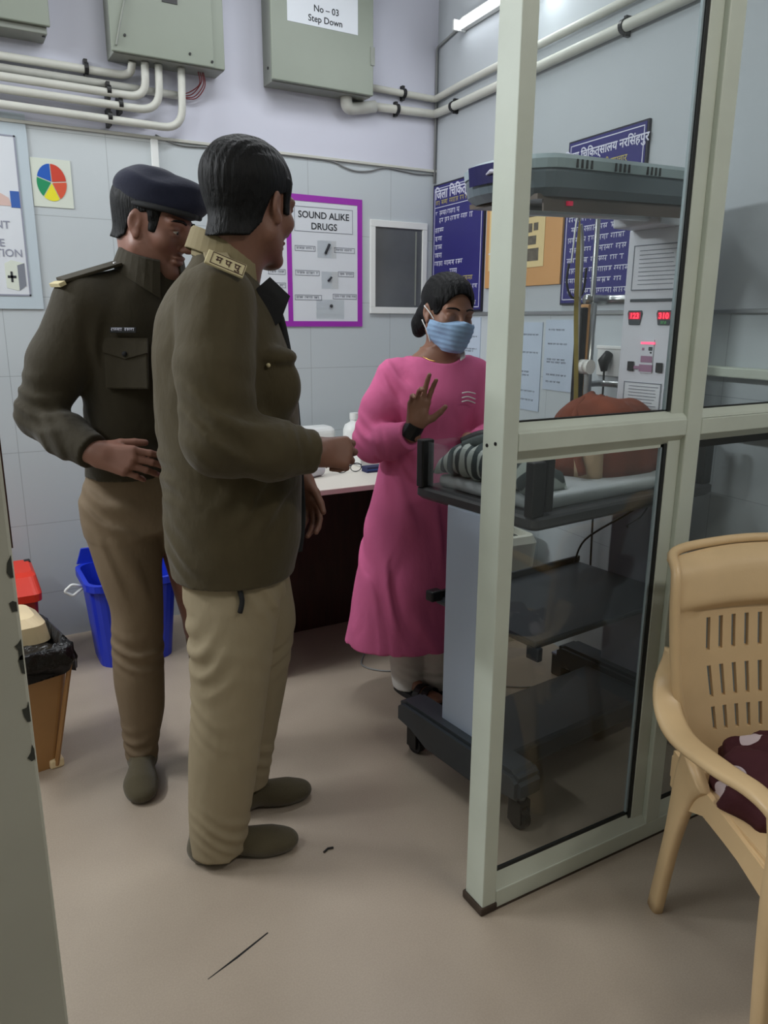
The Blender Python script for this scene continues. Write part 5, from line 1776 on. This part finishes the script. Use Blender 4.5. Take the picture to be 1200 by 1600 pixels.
F.fold((-0.10, -0.16, 0.92), (0.13, 0.12, 0.11), (0.4, 0, 1.0), 0.075, 0.006, 0.6)
F.fold((0.06, -0.18, 0.98), (0.12, 0.10, 0.12), (0.6, 0, -0.9), 0.085, 0.005, 0.1)
F.fold((-0.17, 0.0, 1.02), (0.10, 0.16, 0.10), (0.0, 0.2, 1.0), 0.070, 0.005, 0)
jk = F.build('jacket', 'jacket', o1)
collar(o1, 'khaki_collar', (-0.006, -0.002), 0.077, 0.076, 0.0, 1.520, 1.582, 42, 318, 0.044, 0.16, name='collar', lean=0.1, tip=0.014, fall=0.07)
# dark open lapel and lining strip along the jacket front
o = obj('lining', ntube(smooth_path([(0.080, -0.055, 1.455), (0.108, -0.045, 1.38), (0.126, -0.04, 1.28), (0.139, -0.035, 1.16), (0.146, -0.03, 1.0), (0.148, -0.03, 0.90), (0.138, -0.03, 0.82)], 5), 0.011, n=10), 'lining', jk, smooth=True)
lp = obj('lapel', prism(bmesh.new(), [(0.055, 1.445), (0.085, 1.470), (0.128, 1.430), (0.105, 1.375), (0.085, 1.36)], 'Y', -0.105, -0.070), 'lining', jk)
# epaulette with the state police letters
ep = obj('epaulette', nbox(-0.062, 0.070, -0.004, 0.004, -0.026, 0.026, bev=0.002), 'khaki_collar', jk)
orient(ep, (-0.022, -0.140, 1.498), (0.12, -0.93, -0.32), (0.0, -0.33, 0.94))
tg = obj('shoulder_badge', nbox(-0.040, 0.040, -0.0035, 0.0035, -0.017, 0.017, bev=0.002), 'khaki_tag', jk)
orient(tg, (-0.008, -0.222, 1.487), (0.90, 0.0, -0.36), (0.12, -0.80, 0.58))
lettering('lettering', [('म प पु', 0.022, 0.004, -0.007, 'CENTER')], 'wood', tg, y=-0.0042, bold=0.01)
bm = bmesh.new()
frame(bm, -0.030, 0.038, -0.014, 0.0145, -0.0040, 0.0013)
obj('badge_rule', bm, 'wood', tg)
for (x, z) in ((-0.172, 0.845), (-0.150, 0.838)):
    obj('snap_button', ball(bmesh.new(), (x + 0.02, -0.115, z), 0.006, n=10), 'steel', jk, smooth=True)
obj('pocket_button', ball(bmesh.new(), (0.072, -0.186, 1.285), 0.005, n=10), 'khaki_tag', jk, smooth=True)

# ---------------------------------------------------------------- officer in the navy beret
o2 = thing('person', 'person in a navy beret and dark olive uniform jersey, hand at the waist', 'person', (0.45, 2.15, 0), math.radians(-11.8))
HD2 = Head((0.080, 0.015, 1.617), (0.848, -0.53), pitch=math.radians(16), s=1.03)
F = Field((-0.36, -0.36, -0.02), (0.36, 0.30, 1.80), 0.0034)
HD2.face(F)
F.cone(HD2.p((-0.022, 0, -0.03)), (0.062, 0.032, 1.44), 0.058, 0.064, 0.03)
F.cone(HD2.p((-0.055, 0, -0.02)), (0.045, 0.045, 1.46), 0.040, 0.045, 0.03)
F.loft([(0.02, 0.045, 0.80, 0.09, 0.06), (0.02, 0.045, 1.0, 0.12, 0.09), (0.035, 0.045, 1.25, 0.15, 0.10), (0.045, 0.04, 1.38, 0.14, 0.07), (0.06, 0.035, 1.44, 0.06, 0.05)], 0.03, yaw=math.radians(30))
F.chain([(-0.10, -0.05, 1.40), (-0.235, -0.05, 1.135), (-0.105, -0.185, 1.055)], [0.055, 0.042, 0.027], 0.02)
F.chain([(0.20, 0.13, 1.40), (0.245, 0.16, 1.12), (0.245, 0.10, 0.90)], [0.055, 0.042, 0.027], 0.02)
F.chain([(-0.04, 0.03, 0.80), (-0.042, 0.04, 0.45), (-0.055, 0.065, 0.06), (-0.062, -0.05, 0.032)], [0.085, 0.055, 0.03, 0.022], 0.02)
F.chain([(0.11, 0.07, 0.80), (0.155, 0.07, 0.45), (0.20, 0.085, 0.06), (0.225, -0.02, 0.032)], [0.085, 0.055, 0.03, 0.022], 0.02)
hand(F, (-0.105, -0.187, 1.052), (0.90, -0.25, -0.22), (0.15, 0.85, -0.30), length=0.185, curls=(24, 26, 30, 34), mcp=(14, 18, 22, 26), thumb=(0.8, 0.5, 0.25), side=1, spread=4)
hand(F, (0.245, 0.095, 0.885), (0.0, -0.2, -1.0), (-0.9, 0.3, 0.0), length=0.18, curls=(20, 22, 24, 26), mcp=(10, 12, 14, 16), thumb=(0.8, 0.5, 0.2), side=-1)
b2 = F.build('body', 'skin2', o2)
HD2.eyes(b2)
HD2.brows(b2)
XH2 = [-0.13, -0.06, -0.035, -0.022, 0.020, 0.028, 0.047, 0.052, 0.075, 0.10, 0.13]
ZH2 = [-0.056, -0.052, -0.036, 0.014, 0.032, -0.012, -0.012, 0.055, 0.075, 0.085, 0.09]
HD2.hair(lambda x, y: np.interp(x, XH2, ZH2), 0.005, 0.0034, 'hair', o2, wave=0.0006)
F = Field((-0.11, -0.20, 1.60), (0.32, 0.20, 1.82), 0.004)
Rb = HD2.rot('y', 2)
F.ell(HD2.p((0.012, 0, 0.062)), (0.103, 0.082, 0.036), HD2.R, 0.02)
F.ell((0.066, 0.03, 1.716), (0.080, 0.100, 0.050), None, 0.03)
F.ell((0.125, 0.0, 1.700), (0.098, 0.092, 0.036), None, 0.04)
F.ell(HD2.p((0.060, 0.02, 0.078)), (0.062, 0.07, 0.030), HD2.R, 0.03)
F.fold((0.06, -0.05, 1.73), (0.12, 0.10, 0.05), (0.6, 0.3, 0.8), 0.09, 0.003)
bt = F.build('beret', 'beret', o2)
rim = [HD2.p((0.014 + 0.100 * math.cos(2 * math.pi * k / 30), 0.081 * math.sin(2 * math.pi * k / 30), 0.046 + 0.006 * math.cos(2 * math.pi * k / 30))) for k in range(31)]
obj('beret_band', ntube(rim, 0.006, n=8, flat=1.4), 'lining', bt, smooth=True)
# trousers
F = Field((-0.30, -0.20, 0.0), (0.36, 0.28, 1.02), 0.0055)
F.loft([(-0.056, 0.055, 0.050, 0.048, 0.052), (-0.055, 0.055, 0.10, 0.052, 0.055), (-0.044, 0.050, 0.21, 0.067, 0.066), (-0.046, 0.045, 0.31, 0.074, 0.074), (-0.042, 0.040, 0.45, 0.075, 0.078), (-0.034, 0.036, 0.55, 0.074, 0.084), (-0.048, 0.035, 0.67, 0.090, 0.095), (-0.052, 0.04, 0.80, 0.112, 0.11), (-0.045, 0.045, 0.88, 0.12, 0.115), (0.0, 0.045, 0.95, 0.12, 0.11)], 0.03)
F.loft([(0.205, 0.085, 0.05, 0.055, 0.055), (0.196, 0.085, 0.15, 0.060, 0.062), (0.178, 0.08, 0.28, 0.066, 0.070), (0.158, 0.075, 0.52, 0.068, 0.080), (0.150, 0.07, 0.67, 0.078, 0.09), (0.125, 0.06, 0.80, 0.10, 0.105), (0.07, 0.05, 0.95, 0.11, 0.11)], 0.03)
F.loft([(0.028, 0.045, 0.80, 0.165, 0.105), (0.016, 0.045, 0.88, 0.170, 0.115), (0.012, 0.045, 0.97, 0.150, 0.112)], 0.04)
F.fold((-0.05, -0.03, 0.42), (0.10, 0.10, 0.06), (0.1, 0, 1.0), 0.05, 0.007, 0.2)
F.fold((-0.05, -0.01, 0.13), (0.08, 0.10, 0.08), (-0.2, 0, 1.0), 0.042, 0.006, 0.5)
F.fold((-0.10, -0.03, 0.86), (0.10, 0.12, 0.08), (0.6, 0, 1.0), 0.06, 0.007, 0.1)
F.fold((-0.06, -0.04, 0.65), (0.10, 0.10, 0.14), (0.9, 0, 0.35), 0.075, 0.004, 0)
F.build('trousers', 'trouser2', o2)
sock((-0.052, 0.105, 0), (-0.068, -0.140, 0), 0.11, o2, w=0.050)
sock((0.195, 0.13, 0), (0.245, -0.09, 0), 0.11, o2, w=0.048)
# jersey
F = Field((-0.36, -0.30, 0.90), (0.36, 0.32, 1.62), 0.0055)
Y30 = math.radians(30)
F.loft([(0.010, 0.045, 0.955, 0.160, 0.120), (0.015, 0.045, 1.05, 0.158, 0.120), (0.030, 0.045, 1.15, 0.168, 0.124), (0.038, 0.043, 1.30, 0.190, 0.125), (0.042, 0.04, 1.39, 0.190, 0.112), (0.050, 0.036, 1.44, 0.155, 0.092), (0.060, 0.032, 1.480, 0.095, 0.078), (0.066, 0.028, 1.505, 0.072, 0.068)], 0.03, yaw=Y30, p=2.3)
F.cone((0.05, 0.03, 1.475), (-0.115, -0.05, 1.435), 0.045, 0.048, 0.03)
F.cone((0.07, 0.035, 1.475), (0.19, 0.12, 1.435), 0.045, 0.048, 0.03)
F.chain([(-0.110, -0.045, 1.40), (-0.18, -0.05, 1.27), (-0.232, -0.052, 1.145)], [0.078, 0.070, 0.062], 0.03)
F.chain([(-0.230, -0.055, 1.135), (-0.17, -0.125, 1.09), (-0.108, -0.183, 1.055)], [0.061, 0.054, 0.046], 0.02, flat=True)
F.chain([(0.195, 0.125, 1.40), (0.235, 0.15, 1.26), (0.245, 0.155, 1.12)], [0.076, 0.070, 0.062], 0.03)
F.chain([(0.245, 0.155, 1.11), (0.246, 0.12, 1.0), (0.245, 0.098, 0.905)], [0.061, 0.052, 0.044], 0.02, flat=True)
F.fold((-0.22, -0.09, 1.18), (0.09, 0.10, 0.08), (0.2, 0, 1.0), 0.045, 0.006, 0.3)
F.fold((-0.16, -0.13, 1.09), (0.08, 0.10, 0.07), (1.0, 0, 0.4), 0.045, 0.005, 0.3)
F.fold((-0.02, -0.08, 1.33), (0.12, 0.10, 0.12), (1.0, 0, -0.25), 0.085, 0.005, 0.4)
F.fold((0.02, -0.09, 1.02), (0.16, 0.10, 0.07), (0.15, 0, 1.0), 0.055, 0.004, 0.0)
js = F.build('jersey', 'jacket2', o2)
collar(o2, 'jacket2', (0.068, 0.028), 0.080, 0.080, math.radians(-55), 1.505, 1.578, 22, 338, 0.046, 0.20, name='collar', lean=0.1, tip=0.05, fall=0.052)
ep = obj('epaulette', nbox(-0.085, 0.075, -0.004, 0.004, -0.025, 0.025, bev=0.002), 'jacket2', js)
orient(ep, (-0.080, -0.046, 1.497), (0.86, 0.42, 0.30), (-0.30, -0.30, 0.90))
tg = obj('shoulder_badge', nbox(-0.009, 0.009, -0.005, 0.005, -0.028, 0.028, bev=0.001), 'khaki_tag', js)
orient(tg, (-0.160, -0.082, 1.462), (0.80, 0.42, 0.42), (-0.42, -0.25, 0.87))
obj('epaulette_button', ball(bmesh.new(), (-0.022, -0.022, 1.516), 0.007, n=10), 'steel', js, smooth=True)
pk = obj('chest_pocket', nbox(-0.058, 0.058, -0.004, 0.006, -0.065, 0.06, bev=0.004), 'jacket2', js)
orient(pk, (-0.012, -0.122, 1.270), (0.90, -0.42, 0.0), (-0.40, -0.90, 0.12))
bm = prism(bmesh.new(), [(-0.060, 0.062), (0.060, 0.062), (0.060, 0.026), (0.0, 0.010), (-0.060, 0.026)], 'Y', -0.009, -0.004)
fl = obj('pocket_flap', bm, 'jacket2', pk)
obj('button', ball(bmesh.new(), (0.0, -0.010, 0.022), 0.007, n=10), 'lining', fl, smooth=True)
np_ = obj('name_plate', nbox(-0.034, 0.034, -0.003, 0.002, -0.007, 0.007, bev=0.001), 'lining', js)
orient(np_, (-0.014, -0.132, 1.352), (0.90, -0.42, 0.0), (-0.40, -0.90, 0.12))
bm = bmesh.new()
script_rows(bm, [(-0.030, 0.030, 0.001, 0.008)], -0.0034, R_)
obj('name_text', bm, 'signw', np_)

# ---------------------------------------------------------------- nurse in the pink kurta
o3 = thing('person', 'person in a pink kurta and blue surgical mask raising an open hand beside the warmer', 'person', (1.45, 2.2, 0), math.radians(-33.4))
HD3 = Head((0.052, -0.015, 1.402), (0.50, -0.866), pitch=math.radians(10), roll=math.radians(-4), s=0.95)
F = Field((-0.34, -0.42, -0.02), (0.32, 0.26, 1.56), 0.0034)
HD3.face(F, True)
F.cone(HD3.p((-0.02, 0, -0.03)), (0.032, 0.0, 1.24), 0.050, 0.054, 0.03)
Y20 = math.radians(20)
F.loft([(-0.03, 0.0, 0.70, 0.15, 0.11), (0.0, 0, 0.95, 0.12, 0.10), (0.01, 0, 1.12, 0.125, 0.10), (0.018, 0, 1.20, 0.125, 0.08), (0.025, 0, 1.262, 0.10, 0.06), (0.03, 0, 1.29, 0.055, 0.05)], 0.03, yaw=Y20)
F.chain([(-0.115, -0.04, 1.195), (-0.19, -0.085, 0.985), (-0.060, -0.225, 1.025)], [0.046, 0.038, 0.024], 0.02)
F.chain([(0.15, 0.05, 1.195), (0.22, -0.02, 0.99), (0.15, -0.125, 0.985)], [0.046, 0.038, 0.024], 0.02)
F.chain([(-0.07, 0.0, 0.75), (-0.075, 0.02, 0.40), (-0.080, 0.03, 0.06), (0.0, -0.04, 0.034)], [0.08, 0.05, 0.03, 0.02], 0.02)
F.chain([(0.06, 0.02, 0.75), (0.055, 0.03, 0.40), (0.050, 0.04, 0.06), (0.13, -0.03, 0.034)], [0.08, 0.05, 0.03, 0.02], 0.02)
for (fx, fy) in ((-0.10, 0.035), (0.035, 0.045)):
    F.ell((fx + 0.13, fy - 0.110, 0.030), (0.05, 0.034, 0.016), np.array([[0.78, 0.62, 0], [-0.62, 0.78, 0], [0, 0, 1.0]]), 0.02)
hand(F, (-0.045, -0.232, 1.052), (0.16, -0.10, 1.0), (0.25, -0.95, 0.0), length=0.168, curls=(14, 12, 34, 40), mcp=(4, 4, 26, 30), thumb=(0.55, 0.85, 0.15), side=1, spread=6)
hand(F, (0.15, -0.13, 0.985), (0.75, -0.15, -0.55), (-0.2, 0.6, -0.7), length=0.160, curls=(20, 22, 24, 26), mcp=(10, 12, 14, 16), side=1)
b3 = F.build('body', 'skin3', o3)
HD3.eyes(b3)
HD3.brows(b3)


def bun(F):
    F.ell(HD3.p((-0.105, -0.035, -0.055)), (0.036, 0.036, 0.034), None, 0.02)
    F.cone(HD3.p((-0.085, -0.035, -0.02)), HD3.p((-0.10, -0.045, -0.085)), 0.035, 0.02, 0.02)


XH3 = [-0.13, -0.06, -0.02, 0.012, 0.030, 0.045, 0.060, 0.075, 0.09, 0.13]
ZH3 = [-0.070, -0.062, -0.030, 0.006, 0.018, 0.044, 0.066, 0.078, 0.082, 0.085]
HD3.hair(lambda x, y: np.interp(x, XH3, ZH3) - np.clip((x - 0.02) / 0.03, 0, 1) * 11.0 * np.minimum(np.abs(y), 0.075) ** 2, 0.008, 0.0034, 'hair', o3, extra=bun, wave=0.0010)
# surgical mask: a shell over the lower face
bb = 0.13
F = Field(HD3.o - bb, HD3.o + bb, 0.003)
G = Field(HD3.o - bb, HD3.o + bb, 0.003)
HD3.ell(G, (0.022, 0, -0.012), (0.070, 0.064, 0.090), 0.03)
for s in (-1, 1):
    HD3.cone(G, (0.0, s * 0.052, -0.055), (0.066, s * 0.016, -0.098), 0.022, 0.017, 0.03)
    HD3.ell(G, (0.058, s * 0.043, -0.022), (0.026, 0.022, 0.022), 0.02)
HD3.ell(G, (0.074, 0, -0.097), (0.020, 0.022, 0.018), 0.03)
HD3.cone(G, (0.087, 0, 0.010), (0.112, 0, -0.026), 0.008, 0.013, 0.04)
HD3.ell(G, (0.100, 0, -0.045), (0.016, 0.03, 0.04), 0.05)
s_, X_, Y_, Z_ = F.win(F.lo, F.lo + F.h * F.n)
LX, LY, LZ = HD3.local(X_, Y_, Z_)
topz = -0.006 - 0.016 * np.clip(np.abs(LY) / 0.06, 0, 1) + 0.0 * LX
reg = np.maximum(np.maximum(LZ - topz, -0.118 - LZ), 0.012 - LX) * 0.95
pleat = 0.0008 * np.sin(LZ * 2 * math.pi / 0.017 + 0.8 * np.sin(LY * 30))
F.d = np.maximum(G.d - 0.0075 + pleat, reg).astype(np.float32)
mk = F.build('mask', 'mask', o3)
for s in (-1, 1):
    for (z0, z1) in ((-0.020, 0.018), (-0.098, -0.030)):
        obj('ear_loop', ntube(smooth_path([HD3.p((0.028, s * 0.066, z0)), HD3.p((0.012, s * 0.077, (z0 + z1) / 2)), HD3.p((-0.016, s * 0.088, z1))], 4), 0.0022, n=6), 'white', mk, smooth=True)
# trousers and sandals
F = Field((-0.22, -0.14, 0.0), (0.22, 0.20, 0.72), 0.0055)
F.loft([(-0.062, 0.025, 0.022, 0.058, 0.056), (-0.066, 0.024, 0.08, 0.062, 0.06), (-0.070, 0.02, 0.18, 0.066, 0.066), (-0.072, 0.015, 0.45, 0.075, 0.08), (-0.07, 0.01, 0.70, 0.09, 0.09)], 0.02)
F.loft([(0.058, 0.04, 0.022, 0.064, 0.058), (0.055, 0.038, 0.08, 0.064, 0.06), (0.052, 0.034, 0.18, 0.062, 0.066), (0.055, 0.03, 0.45, 0.075, 0.08), (0.055, 0.02, 0.70, 0.09, 0.09)], 0.02)
F.fold((-0.06, -0.03, 0.07), (0.09, 0.10, 0.06), (0.25, 0, 1.0), 0.035, 0.004, 0)
F.fold((0.05, -0.02, 0.08), (0.09, 0.10, 0.07), (-0.5, 0, 1.0), 0.04, 0.005, 0)
F.build('trousers', 'pants_w', o3)
for (hx, hy) in ((-0.105, 0.04), (0.032, 0.05)):
    a = math.radians(-38.5)
    sd = bpy.data.objects.new('sandal', None)
    poly = []
    for k in range(24):
        u = 2 * math.pi * k / 24
        lx = 0.118 * math.cos(u)
        wv2 = 0.040 + 0.008 * math.cos(u)
        ly = wv2 * math.sin(u)
        poly.append((hx + 0.105 * math.cos(a) + lx * math.cos(a) - ly * math.sin(a), hy + 0.105 * math.sin(a) + lx * math.sin(a) + ly * math.cos(a)))
    so = obj('sandal', prism(bmesh.new(), poly, 'Z', 0.0, 0.020), 'black', o3)

    def SP(u, v, z):
        return (hx + u * math.cos(a) - v * math.sin(a), hy + u * math.sin(a) + v * math.cos(a), z)
    for u0 in (0.125, 0.16):
        obj('strap', strip_along([SP(u0, 0.046 * math.sin(b_ / 10 * math.pi - math.pi / 2), 0.018 + 0.042 * math.cos(b_ / 10 * math.pi - math.pi / 2)) for b_ in range(11)], 0.013, 0.004, (math.cos(a), math.sin(a), 0)), 'black', so)
# kurta
F = Field((-0.38, -0.40, 0.14), (0.34, 0.30, 1.34), 0.0055)
F.loft([(-0.050, 0.0, 0.238, 0.252, 0.182), (-0.048, 0.0, 0.29, 0.245, 0.178), (-0.040, 0.0, 0.47, 0.222, 0.170), (-0.026, 0.0, 0.68, 0.198, 0.158), (-0.010, 0.0, 0.85, 0.172, 0.142), (0.004, 0.0, 1.0, 0.155, 0.125), (0.012, -0.004, 1.12, 0.168, 0.140), (0.018, 0.0, 1.19, 0.168, 0.118), (0.022, 0.0, 1.235, 0.142, 0.094), (0.028, 0.0, 1.262, 0.100, 0.078)], 0.03, yaw=Y20)
F.chain([(-0.122, -0.042, 1.195), (-0.165, -0.065, 1.09), (-0.195, -0.088, 0.99)], [0.062, 0.064, 0.064], 0.03)
F.chain([(-0.192, -0.095, 0.975), (-0.13, -0.165, 0.992), (-0.062, -0.223, 1.022)], [0.064, 0.058, 0.046], 0.02, flat=True)
F.chain([(0.152, 0.05, 1.195), (0.195, 0.02, 1.09), (0.218, -0.025, 0.995)], [0.062, 0.060, 0.056], 0.03)
F.chain([(0.216, -0.03, 0.985), (0.19, -0.08, 0.985), (0.150, -0.122, 0.985)], [0.056, 0.052, 0.044], 0.02, flat=True)
F.ell((0.040, -0.055, 1.300), (0.085, 0.080, 0.062), None, 0.008, sub=True)
F.fold((-0.17, -0.12, 1.03), (0.08, 0.10, 0.07), (0.6, 0, 1.0), 0.045, 0.007, 0.4)
F.fold((-0.11, -0.19, 1.00), (0.06, 0.08, 0.06), (1.0, 0, 0.3), 0.034, 0.005, 0.4)
F.fold((-0.12, -0.09, 1.16), (0.08, 0.10, 0.09), (0.9, 0, 0.6), 0.055, 0.006, 0.0)
F.fold((0.03, -0.13, 1.20), (0.14, 0.08, 0.06), (0.9, 0, 0.5), 0.07, 0.004, 0.6)
F.fold((-0.06, -0.12, 0.55), (0.25, 0.18, 0.42), (1.0, 0.2, 0.08), 0.115, 0.010, 0.5)
F.fold((-0.06, -0.12, 0.35), (0.25, 0.18, 0.25), (1.0, -0.2, -0.06), 0.075, 0.006, 1.5)
F.fold((-0.02, -0.12, 0.95), (0.16, 0.12, 0.10), (0.5, 0, 1.0), 0.075, 0.005, 0.5)
ku = F.build('kurta', 'kurta', o3)
# embroidery lines on the chest, wristband, chain, white collar strap
for (z0, z1) in ((1.150, 1.146), (1.135, 1.128), (1.122, 1.115)):
    obj('embroidery', ntube(smooth_path([(0.105, -0.128, z0), (0.125, -0.116, z0 + 0.003), (0.150, -0.098, z1)], 4), 0.0022, n=6), 'white', ku, smooth=True)
obj('wristband', ncyl((-0.064, -0.224, 1.022), (-0.042, -0.234, 1.062), 0.033, 0.030, n=20), 'black', o3, smooth=False)
obj('necklace', ntube(smooth_path([(-0.035, 0.02, 1.290), (-0.038, -0.025, 1.276), (-0.025, -0.060, 1.262), (0.0, -0.082, 1.252), (0.015, -0.088, 1.249)], 5), 0.0022, n=6), 'gold', o3, smooth=True)
obj('collar_strap', strip_along(smooth_path([(0.088, -0.010, 1.297), (0.098, -0.035, 1.288), (0.104, -0.058, 1.275), (0.104, -0.078, 1.258)], 4), 0.009, 0.004, (0.5, -0.2, 0.4)), 'white', ku)
